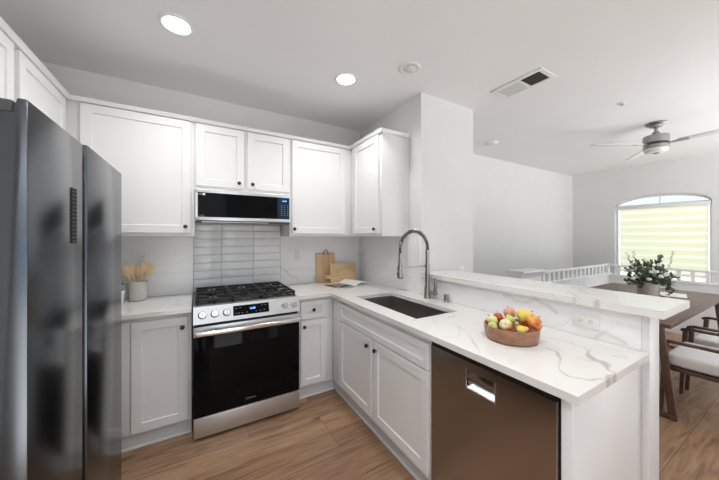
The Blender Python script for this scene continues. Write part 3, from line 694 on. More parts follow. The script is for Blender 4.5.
bm = tube(B(), [(fx-.012, fy, 1.200), (hx+.018, fy, 1.200)], .0065, 10); lathe(bm, [(.0172, 1.187), (.024, 1.187), (.024, 1.213), (.0172, 1.213)], 24, Matrix.Translation((hx, fy, 0))); lathe(bm, [(.0205, 1.185), (.0235, 1.185), (.0235, 1.215), (.0205, 1.215)], 24, T); obj('holder_arm', bm, 'nickel', t)
hd = tube(B(), [(fx, fy-.02, .985), (fx+.002, fy-.075, .985)], .0165, 16); lathe(hd, [(0, -.014), (.020, -.014), (.020, .014), (0, .014)], 18, Matrix.Translation((fx+.002, fy-.080, .985)) @ Matrix.Rotation(R(90), 4, 'X'))
hd2 = tube(hd, [(fx+.002, fy-.084, .985), (fx+.002, fy-.092, 1.04), (fx, fy-.088, 1.105)], [.0135, .0125, .010], 12); obj('handle', hd2, 'nickel', t)
t = tag(set_origin(obj('air_gap_cap', lathe(B(), [(0, .9305), (.020, .9305), (.020, .936), (.0185, .938), (.0185, .985), (.0165, .990), (0, .990)], 24, Matrix.Translation((1.700, 1.561, 0))), 'nickel'), (1.700, 1.561, .93)), 'small brushed nickel cylinder cap on the counter right of the faucet', 'air gap')

# ------------------------------------------------------------------ dishwasher
dy0, dy1 = .500, 1.106; hy0, hy1, hz0, hz1 = .735, .878, .755, .825
t = thing('dishwasher', 'brown reflecting stainless dishwasher with pocket handle under the peninsula counter', 'dishwasher', (1.4, .80, 0))
obj('tub', box(B(), 1.125, 1.70, dy0+.004, dy1-.004, .02, .868), 'fridge_side', t)
bm = B(); X0, X1 = 1.090, 1.120
hzz = .738
box(bm, X0, X1, dy0, hy0, .11, .865); box(bm, X0, X1, hy1, dy1, .11, .865); box(bm, X0, X1, hy0, hy1, .11, hzz); box(bm, X0, X1, hy0, hy1, hz1, .865)
bmesh.ops.remove_doubles(bm, verts=bm.verts[:], dist=1e-5)
door = obj('door', bm, 'dw', t)
obj('control_strip', box(B(), X0+.004, X1, dy0, dy1, .8655, .885), 'black', t)
bm = B(); box(bm, 1.1212, 1.1248, hy0, hy1, hzz, hz1); obj('pocket_recess', bm, 'gap', door)
bm = B(); prism(bm, [(X0-.001, hzz), (X0-.001, hzz+.006), (1.1205, hzz+.040), (1.1205, hzz)], hy0+.002, hy1-.002, Matrix(((1, 0, 0, 0), (0, 0, 1, 0), (0, 1, 0, 0), (0, 0, 0, 1))))
obj('handle_lip', bm, 'steel', door)['label'] = 'bright chrome lip of the pocket handle'
for ya in (hy0-.004, hy1): obj('handle_rim', box(B(), X0-.002, X0+.010, ya, ya+.004, hzz-.004, hz1+.004), 'chrome', door)
obj('grip_flap', box(B(), X0-.001, X0+.006, hy0+.001, hy1-.001, hz1-.036, hz1-.001, .002), 'dw', door)
obj('side_gap_shade', box(B(), 1.100, 1.124, .486, .4995, .02, .88), 'gap', t)  # near-black strip, paints the shade of the gap beside the door
obj('door_edge_trim', box(B(), X0-.0015, X0+.008, dy0-.0035, dy0-.0002, .11, .865), 'steel', t)
obj('toe_panel', box(B(), 1.135, 1.15, dy0, dy1, .0, .105), 'black', t)

# ------------------------------------------------------------------ range
rx0, rx1 = -.0185, .7415
t = thing('gas_range', 'stainless slide in gas range with black oven door', 'range', (.36, 2.6, 0))
obj('body', box(B(), rx0+.004, rx1-.004, 2.312, 2.955, .02, .905), 'black', t)
obj('cooktop', box(B(), rx0-.004, rx1+.004, 2.335, 2.960, .9055, .944, .006), 'enamel', t)
# sloped control panel
toX = Matrix(((0, 0, 1, 0), (1, 0, 0, 0), (0, 1, 0, 0), (0, 0, 0, 1)))
pf0 = Vector((0, 2.262, .828)); pf1 = Vector((0, 2.296, .944)); sl = (pf1-pf0); SL = sl.length; sl.normalize(); nrm = Vector((0, -sl.z, sl.y))
cpn = obj('control_panel', prism(B(), [(2.262, .828), (2.296, .944), (2.334, .947), (2.334, .905), (2.311, .9045), (2.311, .828)], rx0-.002, rx1+.002, toX), 'steel', t)
def onp(x, s, d):  # x, along the slope, out of the face
    p = pf0+sl*s+nrm*d; return Vector((x, p.y, p.z))
def panel_mat(x, s, d=0):  # local x->X, y->slope, z->normal
    p = onp(x, s, d); return Matrix(((1, 0, 0, p.x), (0, sl.y, nrm.y, p.y), (0, sl.z, nrm.z, p.z), (0, 0, 0, 1)))
for kx in (.036, .115, .194, .622, .695):
    b_ = lathe(B(), [(.028, 0.0002), (.028, .004), (.024, .006), (.022, .022), (.019, .026), (0, .026)], 28, panel_mat(kx, .062)); k_ = obj('knob', b_, 'chrome', cpn)
    obj('pointer', box(B(), -.004, .004, -.018, .018, .0262, .031, .001, 1, panel_mat(kx, .062)), 'steel', k_)
dp = obj('display', box(B(), .236, .496, .028, .100, .0002, .003, .001, 1, Matrix(((1, 0, 0, 0), (0, sl.y, nrm.y, pf0.y), (0, sl.z, nrm.z, pf0.z), (0, 0, 0, 1)))), 'glass_black', cpn)
obj('clock_digits', text_bm('12:00', .019, panel_mat(.373, .070, .0034)), 'blue', dp)
bm = B()
for i, (a, s) in enumerate([(.256, .045), (.275, .045), (.30, .045), (.256, .08), (.285, .083), (.40, .045), (.43, .045), (.46, .05), (.47, .085), (.445, .085), (.33, .045)]): box(bm, a-.006, a+.006, s-.0015, s+.0015, .003, .0034, mat=Matrix(((1, 0, 0, 0), (0, sl.y, nrm.y, pf0.y), (0, sl.z, nrm.z, pf0.z), (0, 0, 0, 1))))
obj('button_marks', bm, 'greytext', dp)
# oven door
dr = obj('oven_door', box(B(), rx0, rx1, 2.272, 2.3115, .172, .806, .003), 'glass_black', t)
obj('door_top_trim', box(B(), rx0-.0008, rx1+.0008, 2.2705, 2.300, .735, .8065, .002), 'steel', dr)
bm = B(); box(bm, rx0+.006, rx1-.006, 2.214, 2.232, .752, .784, .007, 3)
for x in (rx0+.02, rx1-.05): box(bm, x, x+.03, 2.230, 2.2704, .757, .779, .003)
obj('handle', bm, 'chrome', dr)
obj('oven_window', box(B(), rx0+.10, rx1-.10, 2.2712, 2.2719, .33, .64), 'glass_black', dr)
obj('door_lettering', text_bm('SAMSUNG', .016, Matrix(((1, 0, 0, .36), (0, 0, -1, 2.2715), (0, 1, 0, .215), (0, 0, 0, 1)))), 'greytext', dr)
obj('storage_drawer', box(B(), rx0, rx1, 2.270, 2.3115, .024, .166, .003), 'steel', t)
bm = B()
for x in (.02, .68): box(bm, x, x+.03, 2.36, 2.39, 0, .0205)
for x in (.02, .68): box(bm, x, x+.03, 2.88, 2.91, 0, .0205)
obj('levelling_feet', bm, 'black', t)
obj('side_trim', box(B(), rx0-.0035, rx0-.0006, 2.275, 2.34, .03, .82), 'black', t)
# burners and grates
def burner(x, y, r):
    b_ = lathe(B(), [(0, .9445), (r*1.25, .9445), (r*1.25, .948), (r, .950), (r, .958), (r*.9, .962), (0, .962)], 24, Matrix.Translation((x, y, 0))); o = obj('burner', b_, 'iron', t); return o
for x, y, r in ((.115, 2.47, .036), (.115, 2.80, .03), (.36, 2.63, .04), (.61, 2.47, .036), (.61, 2.80, .026)): burner(x, y, r)
def grate(x0, x1):
    bm = B(); z0, z1 = .966, .984; y0, y1 = 2.352, 2.925; wd = .006
    for x in (x0+wd, x1-wd): box(bm, x-wd, x+wd, y0, y1, z0, z1, .003)
    for y in (y0+wd, (y0+y1)/2, y1-wd): box(bm, x0, x1, y-wd, y+wd, z0, z1, .003)
    xm = (x0+x1)/2
    for yc in (2.47, 2.80):
        box(bm, x0+.01, xm-.03, yc-.005, yc+.005, z0, z1, .002); box(bm, xm+.03, x1-.01, yc-.005, yc+.005, z0, z1, .002)
        box(bm, xm-.005, xm+.005, yc+.03, min(yc+.12, y1), z0, z1, .002); box(bm, xm-.005, xm+.005, max(yc-.12, y0), yc-.03, z0, z1, .002)
    for x in (x0+.01, x1-.01):
        for y in (y0+.01, y1-.01, (y0+y1)/2): box(bm, x-.006, x+.006, y-.006, y+.006, .9442, z0+.002)
    return obj('grate', bm, 'iron', t)
grate(-.008, .238); grate(.244, .480); grate(.486, .732)

# ------------------------------------------------------------------ microwave
mx0, mx1, mz0, mz1, my = -.011, .763, 1.558, 1.832, 2.585
t = thing('microwave', 'low stainless over the range microwave with black glass door', 'microwave', (.376, 2.78, mz0))
obj('body', box(B(), mx0, mx1, my+.026, 2.971, mz0+.012, mz1, .002), 'steel', t)
fr = B(); box(fr, mx0, mx1, my, my+.0255, 1.803, mz1, .004); box(fr, mx0, mx1, my, my+.0255, 1.578, 1.606, .004); box(fr, mx0, mx0+.020, my, my+.0255, 1.606, 1.803, .002); box(fr, mx1-.014, mx1, my, my+.0255, 1.606, 1.803, .002)
f_ = obj('door_frame', fr, 'steel', t)
obj('door_glass', box(B(), mx0+.020, .640, my+.003, my+.024, 1.606, 1.803), 'glass_black', f_)
cpm = obj('control_strip', box(B(), .6405, mx1-.014, my+.003, my+.024, 1.606, 1.803), 'navy', f_)
obj('clock_digits', text_bm('12:00', .019, Matrix(((1, 0, 0, .700), (0, 0, -1, my+.0026), (0, 1, 0, 1.772), (0, 0, 0, 1)))), 'blue', cpm)
bm = B()
for i in range(3):
    for j in range(6): box(bm, .672+i*.027, .682+i*.027, my+.0022, my+.003, 1.64+j*.018, 1.643+j*.018)
obj('keypad_marks', bm, 'greytext', cpm)
obj('sticker', box(B(), mx0+.052, mx0+.072, my+.0022, my+.003, 1.782, 1.797), 'plastic', f_)
obj('sticker', box(B(), mx0+.026, mx0+.046, my+.0022, my+.003, 1.785, 1.794), 'greytext', f_)
obj('door_lettering', box(B(), mx0+.028, mx0+.065, my+.0024, my+.003, 1.6165, 1.6195), 'greytext', f_)
vb = B(); box(vb, mx0+.01, mx1-.01, my+.004, my+.026, mz0, 1.577, .002); 
obj('vent_grille', vb, 'slot', t)
vb = B()
for i in range(30): x = mx0+.05+i*.0175; box(vb, x, x+.010, my+.0025, my+.0045, 1.562, 1.570)
obj('vent_slots', vb, 'steel', t)

# ------------------------------------------------------------------ refrigerator
t = thing('refrigerator', 'tall black stainless side by side refrigerator at the left edge', 'refrigerator', (-.7, 1.35, 0))
obj('cabinet_box', box(B(), -1.06, -.412, .905, 1.792, .03, 1.715, .003), 'fridge_side', t)
bm = B(); poly = [(-.322, 1.748), (-.338, 1.748), (-.345, 1.716), (-.405, 1.716), (-.405, .045), (-.322, .045)]
xzY = Matrix(((1, 0, 0, 0), (0, 0, 1, 0), (0, 1, 0, 0), (0, 0, 0, 1)))
d1 = obj('freezer_door', prism(B(), poly, .901, 1.247, xzY, bev=.003), 'fridge', t)
poly2 = [(a, b+(.010 if b > 1 else 0)) for a, b in poly]
d2 = obj('fridge_door', prism(B(), poly2, 1.292, 1.797, xzY, bev=.003), 'fridge', t)
obj('centre_gap', box(B(), -.408, -.352, 1.2475, 1.2915, .05, 1.714), 'gap', t)  # dark block colours in the shade between the doors
obj('handle_recess_shade', box(B(), -.3222, -.3208, 1.150, 1.192, 1.425, 1.592, .0005, 1), 'gap', d1)  # flat near-black plate in place of the pocket and its shade
bm = B()
for i in range(14): box(bm, -.3209, -.3200, 1.152, 1.190, 1.430+i*.0116, 1.433+i*.0116)
obj('recess_ribs', bm, 'black', d1)
obj('hinge_cover', prism(B(), [(-.346, .906), (-.346, .985), (-.36, 1.0), (-.50, 1.0), (-.50, .906)], 1.7165, 1.744, None, bev=.004), 'slot', t)
obj('hinge_cover', prism(B(), [(-.346, 1.79), (-.346, 1.715), (-.36, 1.70), (-.50, 1.70), (-.50, 1.79)], 1.7265, 1.752, None, bev=.004), 'slot', t)
obj('toe_grille', box(B(), -.43, -.40, .91, 1.79, 0, .044), 'black', t)
bm = B()
for y in (.95, 1.73): box(bm, -1.0, -.96, y, y+.04, 0, .031)
obj('rear_feet', bm, 'black', t)

# ------------------------------------------------------------------ outlets
def outlet(loc, label, f, wide=False, group=None):
    """duplex outlet; f maps (u, depth, z), u and z relative to loc"""
    t = thing('wall_outlet', label, 'outlet', loc)
    loc = Vector(loc)
    hw, hh = (.060, .0375) if wide else (.036, .059)
    def bx(*a, bev=.001):
        b_ = box(B(), *a, bev); apply(b_, f)
        for v in b_.verts: v.co += loc
        return b_
    obj('plate', bx(-hw, hw, -.005, 0, -hh, hh), 'plastic', t)
    for s in (-1, 1):
        cu, cz = (s*.021, 0) if wide else (0, s*.021)
        o = obj('socket', bx(cu-.0155, cu+.0155, -.0065, -.005, cz-.0155, cz+.0155), 'plastic', t)
        sl_ = B()
        for q in (-.006, .006):
            if wide: box(sl_, cu-.004, cu+.004, -.0069, -.0064, q-.0013, q+.0013)
            else: box(sl_, cu+q-.0013, cu+q+.0013, -.0069, -.0064, cz-.002, cz+.006)
        if wide: box(sl_, cu-.0115, cu-.0075, -.0069, -.0064, -.0025, .0025)
        else: box(sl_, cu-.0025, cu+.0025, -.0069, -.0064, cz-.0115, cz-.007)
        apply(sl_, f)
        for v in sl_.verts: v.co += loc
        obj('slots', sl_, 'slot', o)
    return t
outlet((-.39, 2.9678, 1.262), 'white upright wall outlet above the utensil crock', fr_back(0))
outlet((.957, 2.9678, 1.256), 'white upright wall outlet between range and cutting boards', fr_back(0))
outlet((1.7298, .661, 1.015), 'white sideways wall outlet under the bar top near the fruit bowl', fr_pen(0), True)
outlet((2.27, 1.8938, 1.095), 'white wall plate on the column just above the bar top', fr_back(0))

# ------------------------------------------------------------------ things on the counters
# cutting boards
t = thing('cutting_board', 'upright rectangular wooden cutting board with dark loop strap leaning on the backsplash', 'cutting board', (1.27, 2.93, .931))
m = Matrix.Translation((1.27, 2.928, .9312)) @ Matrix.Rotation(R(-3), 4, 'X')
pl = [(-.115, .006), (-.109, 0), (.109, 0), (.115, .006), (.115, .326), (.109, .332), (-.109, .332), (-.115, .326)]
zx = Matrix(((1, 0, 0, 0), (0, 0, 1, 0), (0, 1, 0, 0), (0, 0, 0, 1)))
obj('board', prism(B(), pl, 0, .018, m @ zx, bev=.002), 'board', t)
lp = [(-.028, -.004, .312), (-.026, -.006, .330), (-.018, -.006, .352), (0, -.004, .364), (.018, -.006, .352), (.026, -.006, .330), (.028, -.004, .312)]
obj('strap', tube(B(), [m @ Vector(p) for p in lp], .0045, 8), 'strap', t)
t = thing('cutting_board', 'paddle shaped wooden cutting board lying on its side in front of the upright board', 'cutting board', (1.45, 2.86, .931))
m = Matrix.Translation((1.452, 2.845, .932)) @ Matrix.Rotation(R(-5), 4, 'Z') @ Matrix.Rotation(R(-8), 4, 'X')
pl = [(-.158, .008), (-.15, 0), (.15, 0), (.158, .008), (.158, .204), (.15, .212), (-.15, .212), (-.158, .204), (-.158, .087), (-.225, .083), (-.232, .075), (-.232, .057), (-.225, .049), (-.158, .045)]
obj('board', prism(B(), pl, 0, .016, m @ zx, bev=.0015), 'bamboo', t)
obj('hang_hole', lathe(B(), [(0, -.0006), (.006, -.0006), (.006, .0002), (0, .0002)], 14, m @ Matrix.Translation((-.215, -.0004, .066)) @ Matrix.Rotation(R(90), 4, 'X')), 'slot', t)
# magazine, open
t = thing('magazine', 'open magazine with printed left page lying on the counter below the cutting boards', 'magazine', (1.33, 2.66, .931))
m = Matrix.Translation((1.385, 2.645, .9305)) @ Matrix.Rotation(R(14), 4, 'Z')
def page(u0, u1, depth, zf, n=14):
    bm = B(); g = []
    for i in range(n+1):
        u = u0+(u1-u0)*i/n; z = zf(i/n); g.append([bm.verts.new(m @ Vector((u, v, zz))) for v in (-depth/2, depth/2) for zz in (z, z+.0015)])
    for a, b in zip(g, g[1:]):
        bm.faces.new((a[0], b[0], b[2], a[2])); bm.faces.new((a[1], a[3], b[3], b[1])); bm.faces.new((a[0], a[1], b[1], b[0])); bm.faces.new((a[2], b[2], b[3], a[3]))
    bm.faces.new((g[0][0], g[0][2], g[0][3], g[0][1])); bm.faces.new((g[-1][0], g[-1][1], g[-1][3], g[-1][2]))
    bmesh.ops.recalc_face_normals(bm, faces=bm.faces[:]); return bm
obj('cover', page(-.205, .215, .285, lambda s: 0.0), 'paper', t)
obj('left_pages', page(-.20, 0, .275, lambda s: .0018+.009*math.sin(s*2.6)), 'page', t)
obj('right_pages', page(0, .21, .275, lambda s: .0018+.008*math.sin(s*2.8)), 'page', t)
for a_, b_, c_, d_, mm in ((-.185, -.075, -.02, .115, 'bowl'), (-.165, -.03, -.125, -.045, 'slot'), (-.06, -.02, .01, .10, 'greytext')):
    obj('printed_photo', box(B(), a_, b_, c_, d_, .0118, .0124, 0, 1, m), mm, t)
obj('curling_page', page(.0, .15, .275, lambda s: .004+.034*math.sin(s*2.3)), 'paper', t)
# utensil crock
ux, uy = -.408, 2.853
ck = thing('utensil_crock', 'grey stoneware crock holding wooden utensils on the short counter', 'crock', (ux, uy, .931))
obj('pot', lathe(B(), [(0, .9312), (.052, .9312), (.060, .938), (.064, .96), (.0645, 1.075), (.063, 1.084), (.059, 1.086), (.056, 1.082), (.056, .945), (0, .942)], 36, Matrix.Translation((ux, uy, 0))), 'stone', ck)
def utensil(kind, base, tip, turn, label):
    base = Vector(base); tip = Vector(tip); d = (tip-base); L = d.length; d.normalize()
    s = Vector((math.cos(turn), math.sin(turn), 0)); s = (s-d*s.dot(d)).normalized(); n = s.cross(d)
    m = Matrix(((s.x, n.x, d.x, base.x), (s.y, n.y, d.y, base.y), (s.z, n.z, d.z, base.z), (0, 0, 0, 1)))
    t = thing('wooden_utensil', label, 'utensil', base, 'wooden utensils in the crock')
    hl = L-.085
    obj('handle', tube(B(), [m @ Vector((0, 0, q)) for q in (0, hl*.5, hl+.008)], [.0055, .005, .006], 10), 'spoon', t)
    bm = B()
    if kind == 'spoon': ball(bm, (0, 0, 0), 1, 16, 10); bmesh.ops.transform(bm, matrix=m @ Matrix.Translation((0, 0, L-.042)) @ Matrix.Diagonal((.033, .008, .050, 1)), verts=bm.verts[:])
    else:
        pl = [(-.008, 0), (.008, 0), (.024, .03), (.025, .075), (.018, .085), (-.018, .085), (-.025, .075), (-.024, .03)]
        prism(bm, pl, -.004, .004, m @ Matrix.Translation((0, 0, L-.085)) @ Matrix(((1, 0, 0, 0), (0, 0, 1, 0), (0, 1, 0, 0), (0, 0, 0, 1))), bev=.0015)
    obj('spoon_bowl' if kind == 'spoon' else 'spatula_blade', bm, 'spoon', t)
for kind, bx0, lane, tx, tzz, lab in (('spoon', .020, -.030, -.085, 1.210, 'pale wooden spoon leaning farthest left in the crock'), ('spatula', .0, -.015, -.050, 1.222, 'wooden spatula second from the left in the crock'),
        ('spoon', -.008, .015, .0, 1.205, 'wooden spoon standing upright in the middle of the crock'), ('spatula', -.028, 0, .048, 1.235, 'wooden spatula right of centre, tallest in the crock'), ('spoon', -.020, .030, .085, 1.208, 'wooden spoon leaning farthest right in the crock')):
    utensil(kind, (ux+bx0, uy+lane, .946), (ux+tx, uy+lane*1.15, tzz), 0.0, lab)
# small green plant by the fridge
def leafshape(bm, c, d, up, L, Wd):
    d = d.normalized(); s = d.cross(up)
    s = s.normalized() if s.length > 1e-4 else Vector((1, 0, 0)); n = s.cross(d).normalized()
    P = [c, c+d*L*.3+s*Wd*.45+n*L*.04, c+d*L*.65+s*Wd*.42+n*L*.02, c+d*L-n*L*.05, c+d*L*.65-s*Wd*.42+n*L*.02, c+d*L*.3-s*Wd*.45+n*L*.04, c+d*L*.45-n*L*.03]
    v = [bm.verts.new(p) for p in P]
    for a, b in ((0, 1), (1, 2), (2, 3), (3, 4), (4, 5), (5, 0)): bm.faces.new((v[a], v[b], v[6]))
px, py = -.528, 2.775
pt = thing('potted_plant', 'small bright green plant in a white pot, half hidden by the refrigerator', 'plant', (px, py, .931))
obj('pot', lathe(B(), [(0, .9312), (.038, .9312), (.043, .94), (.050, 1.03), (.047, 1.032), (.045, 1.02), (0, 1.02)], 28, Matrix.Translation((px, py, 0))), 'plastic', pt)
bm = B(); rl = random.Random(11)
for i in range(130):
    a = rl.uniform(0, 6.28); e = rl.uniform(-.4, 1.4); d = Vector((math.cos(a)*math.cos(e), math.sin(a)*math.cos(e), math.sin(e)))
    c = Vector((px, py, 1.085))+d*rl.uniform(.01, .055); leafshape(bm, c, d, Vector((0, 0, 1)), rl.uniform(.02, .034), rl.uniform(.012, .02))
obj('foliage', bm, 'leaf2', pt, 0)
# fruit bowl
bx_, by_ = 1.372, .837
bw = thing('fruit_bowl', 'round brown wooden bowl full of fruit on the peninsula counter', 'bowl', (bx_, by_, .931))
obj('bowl', lathe(B(), [(0, .9312), (.105, .9312), (.114, .936), (.120, .950), (.1245, .980), (.125, 1.000), (.123, 1.0025), (.119, 1.001), (.1185, .98), (.113, .955), (.100, .943), (0, .941)], 56, Matrix.Translation((bx_, by_, 0))), 'bowl', bw)
AP = [(0, -.80), (.35, -.88), (.70, -.74), (.93, -.38), (1.0, .05), (.93, .48), (.70, .80), (.38, .90), (.14, .84), (0, .74)]
PR = [(0, -.92), (.40, -.95), (.78, -.78), (.96, -.42), (.95, -.05), (.78, .35), (.56, .68), (.42, .95), (.30, 1.12), (.12, 1.18), (0, 1.15)]
def fruit(kind, c, r, mat, tilt, label):
    t = thing('pear' if kind == 'pear' else kind, label, 'fruit', c, 'fruit in the wooden bowl')
    prof = PR if kind == 'pear' else AP
    if kind == 'pear': r = r*.92
    m = Matrix.Translation(c) @ Matrix.Rotation(tilt[1], 4, 'Z') @ Matrix.Rotation(tilt[0], 4, 'Y')
    obj('skin', lathe(B(), [(p[0]*r, p[1]*r) for p in prof], 24, m), F[mat], t, 60)
    z = prof[-1][1]*r
    obj('stalk', tube(B(), [m @ Vector((0, 0, z-.002)), m @ Vector((.001, 0, z+.008)), m @ Vector((.004, 0, z+.016))], .0016, 6), 'stem', t)
fruit('apple', (1.349, .926, 1.002), .028, 'pale', (.5, 2.0), 'pale green apple at the left rim of the bowl')
fruit('apple', (1.285, .879, .994), .0226, 'green', (1.2, 3.5), 'small green apple low at the bowl front left, below the pale apple')
fruit('apple', (1.408, .931, 1.011), .0232, 'red', (.4, 1.0), 'small red fruit at the back left between pale apple and peach')
fruit('peach', (1.458, .898, 1.034), .0297, 'peach', (.3, 1.5), 'pink peach at the back of the bowl')
fruit('pear', (1.404, .865, 1.015), .0286, 'green', (1.0, .9), 'green pear in the middle of the bowl behind the blushed apple')
fruit('apple', (1.34, .843, 1.0), .0326, 'blush', (1.1, 3.6), 'large pale apple with red blush at the bowl front')
fruit('pear', (1.404, .792, 1.056), .0345, 'yellow', (1.15, -.45), 'large yellow pear lying on top of the other fruit')
fruit('apple', (1.371, .727, 1.048), .0297, 'orange', (.7, -1.0), 'orange and red apple on top at the right rim')
fruit('apple', (1.411, .733, 1.017), .0216, 'blush', (.9, -.5), 'small cream and red apple tucked below the orange one at the right')
fruit('pear', (1.332, .759, 1.003), .026, 'pear', (1.2, -.9), 'yellow pear lying at the bowl front right')
fruit('apple', (1.436, .805, 1.008), .0203, 'red', (.2, 0), 'small red fruit wedged between the pears')
fruit('apple', (1.439, .856, .983), .0209, 'green', (.2, 0), 'small green fruit deep in the middle of the bowl')
fruit('apple', (1.366, .738, .992), .019, 'red', (.4, 0), 'small red fruit low at the right under the orange apple')

# ------------------------------------------------------------------ dining table
tz = .75
tb = thing('dining_table', 'long dark walnut dining table beyond the bar', 'table', (4.35, 1.2, 0))
obj('table_top', box(B(), 3.22, 5.45, .67, 1.74, tz-.032, tz, .004), 'table', tb)
obj('apron', box(B(), 3.36, 5.35, .86, 1.55, tz-.075, tz-.0325), 'table', tb)
for x in (3.243, 5.30):
    for s, y in ((-1, .735), (1, 1.675)):
        obj('leg', bar(B(), (x, y-s*(-.0), tz-.033), (x, y+s*.07, .04), .036, .046, (0, 1, 0), .004), 'table', tb)
    obj('foot_rail', box(B(), x-.018, x+.018, .64, 1.77, .0005, .04, .004), 'table', tb)
# ------------------------------------------------------------------ chairs (authored at the origin, facing +Y, then placed)
def make_chair(label):
    t = thing('dining_armchair', label, 'chair', (0, 0, 0), 'armchairs around the dining table')
    for s in (-1, 1):
        x = s*.285
        obj('leg', bar(B(), (x, .27, .588), (x+s*.005, .30, .0005), .028, .036, (0, 1, 0), .004, .7), 'chairw', t)
        obj('leg', bar(B(), (x, -.26, .588), (x+s*.005, -.33, .0005), .028, .036, (0, 1, 0), .004, .7), 'chairw', t)
        pa = [(x, .30, .588), (x, .27, .604), (x, .10, .606), (x, -.15, .606), (x*.97, -.28, .622)]
        bm = B()
        for a, b in zip(pa, pa[1:]): bar(bm, a, b, .036, .022, (0, 0, 1), .005)
        obj('arm', bm, 'chairw', t)
    bm = B()
    for a in ((-.275, .275, .255, .280), (-.275, .275, -.285, -.26)): box(bm, a[0], a[1], a[2], a[3], .375, .405, .004)
    for x in (-.283, .258): box(bm, x, x+.025, -.285, .28, .375, .405, .004)
    obj('seat_frame', bm, 'chairw', t)
    obj('seat_webbing', box(B(), -.258, .258, -.26, .255, .380, .398), 'rattan', t)
    obj('seat_cushion', box(B(), -.268, .268, -.27, .285, .4055, .500, .030, 4), 'fabric', t)
    bm = box(B(), -.275, .275, -.03, .03, .0, .27, .026, 4); bmesh.ops.transform(bm, matrix=Matrix.Translation((0, -.305, .49)) @ Matrix.Rotation(R(10), 4, 'X'), verts=bm.verts[:])
    obj('back_cushion', bm, 'fabric', t)
    bm = B(); bar(bm, (-.29, -.335, .60), (.29, -.335, .60), .024, .05, (0, 0, 1), .004); obj('back_rail', bm, 'chairw', t)
    return t
def copy_tree(o):
    c = o.copy(); COL.objects.link(c)
    for ch in list(o.children):
        k = ch.copy(); COL.objects.link(k); k.parent = c
    return c
ch = make_chair('dark wood armchair with white seat closest to the bar end')
ch.location = (3.57, .44, 0)
c2 = copy_tree(ch); c2['label'] = 'dark wood armchair at the right edge, second along the near table side'; c2.location = (4.29, .43, 0)
c3 = copy_tree(ch); c3['label'] = 'white backed armchair across the table, showing above the bar top'; c3.location = (4.95, 1.67, 0); c3.rotation_euler = (0, 0, math.pi)

# ------------------------------------------------------------------ on the dining table
qx, qy = 4.52, 1.12
fp = thing('flower_pot', 'taupe pot of leafy greenery and white flowers on the dining table', 'plant', (qx, qy, tz))
obj('pot', lathe(B(), [(0, tz+.0008), (.086, tz+.0008), (.090, tz+.01), (.097, tz+.165), (.093, tz+.168), (.088, tz+.155), (0, tz+.15)], 36, Matrix.Translation((qx, qy, 0))), 'pot', fp)
rl = random.Random(4); bml = B(); bms = B(); heads = []
for i in range(46):
    a = rl.uniform(0, 6.283); el = rl.uniform(.15, 1.5); L = rl.uniform(.12, .18)*(.75+1.0*math.sin(el)**2)
    d = Vector((math.cos(a)*math.cos(el), math.sin(a)*math.cos(el), math.sin(el)))
    p0 = Vector((qx+math.cos(a)*.05, qy+math.sin(a)*.05, tz+.15)); P = [p0+d*L*s+Vector((0, 0, -.07*s*s*(1-math.sin(el)))) for s in (0, .33, .66, 1)]
    tube(bms, P, .0025, 5)
    for s in (.25, .4, .52, .64, .74, .83, .92, 1.0):
        k = s*3; j = min(int(k), 2); c = P[j].lerp(P[j+1], k-j)
        for side in (-1, 1):
            dd = d+Vector((rl.uniform(-1, 1), rl.uniform(-1, 1), rl.uniform(-.6, .8)))*.9; leafshape(bml, c, dd, Vector((rl.uniform(-.4, .4), rl.uniform(-.4, .4), 1)), rl.uniform(.035, .058), rl.uniform(.024, .038))
    if i % 4 == 0: heads.append(P[3])
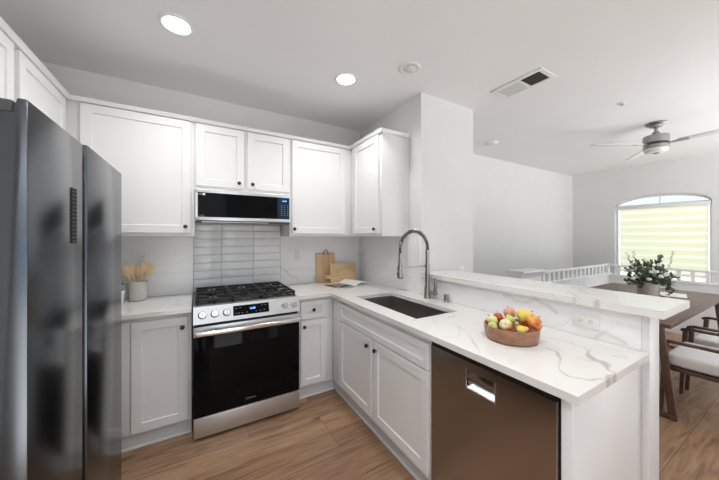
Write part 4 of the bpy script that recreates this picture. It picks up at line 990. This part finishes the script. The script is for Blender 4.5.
# trailing stem over the pot's right side and thin upright sprigs
for tr in ([(qx+.04, qy-.07, tz+.16), (qx+.03, qy-.15, tz+.13), (qx+.01, qy-.165, tz+.04)], [(qx+.05, qy-.06, tz+.17), (qx+.05, qy-.16, tz+.16), (qx+.0, qy-.19, tz+.09)]):
    tube(bms, tr, .0025, 5)
    for q in range(12):
        s = q/11*2; j = min(int(s), 1); c = Vector(tr[j]).lerp(Vector(tr[j+1]), s-j); leafshape(bml, c, Vector((rl.uniform(-1, 1), rl.uniform(-1, 1), rl.uniform(-.6, .6))), Vector((0, 0, 1)), .05, .035)
obj('foliage', bml, 'leaf', fp, 0); obj('stems', bms, 'stem', fp)
bm = B()
for (a, b, zt) in ((-.09, .16, .50), (-.03, .12, .52), (.06, -.19, .53)):
    P = [(qx+a*.3, qy+b*.3, tz+.16), (qx+a*.8, qy+b*.8, tz+.36), (qx+a, qy+b, tz+zt)]; tube(bm, P, .002, 5)
    for q in range(10):
        s = q/9; c = Vector(P[1]).lerp(Vector(P[2]), s); ball(bm, c+Vector((rl.uniform(-.012, .012), rl.uniform(-.012, .012), 0)), .007, 8, 6)
obj('sprigs', bm, 'pot', fp)
for i, h in enumerate([(-.12, .06, .33), (-.16, .02, .28), (-.10, -.05, .30), (-.17, -.05, .22), (-.12, -.13, .26), (-.05, -.10, .38), (-.18, .08, .22), (-.08, .12, .30), (-.15, -.10, .31)]):
    bm = B(); c = Vector((qx+h[0], qy+h[1], tz+h[2]))
    for k in range(9):
        a = k*2.4; ball(bm, c+Vector((math.cos(a), math.sin(a), rl.uniform(-.6, .6)))*.010, .013, 8, 6)
    obj('flower', bm, 'petal', fp)
# bead garland
bm = B()
for i in range(44):
    a = R(100+i*5.6); rr = .155+.012*math.sin(i*.9); ball(bm, (qx+rr*math.cos(a)-.01, qy+rr*math.sin(a), tz+.0118), .011, 10, 8)
tag(set_origin(obj('bead_garland', bm, 'bead'), (qx, qy, tz)), 'string of wooden beads lying around the flower pot', 'garland')
# book on the table
t = thing('open_book', 'white open booklet on the dining table right of the flower pot', 'book', (4.88, 1.0, tz))
m = Matrix.Translation((4.89, 1.0, tz+.0008)) @ Matrix.Rotation(R(12), 4, 'Z')
obj('left_pages', page(-.15, 0, .21, lambda s: .002+.012*math.sin(s*2.6)), 'paper', t)
obj('right_pages', page(0, .15, .21, lambda s: .002+.012*math.sin((1-s)*2.6)), 'paper', t)
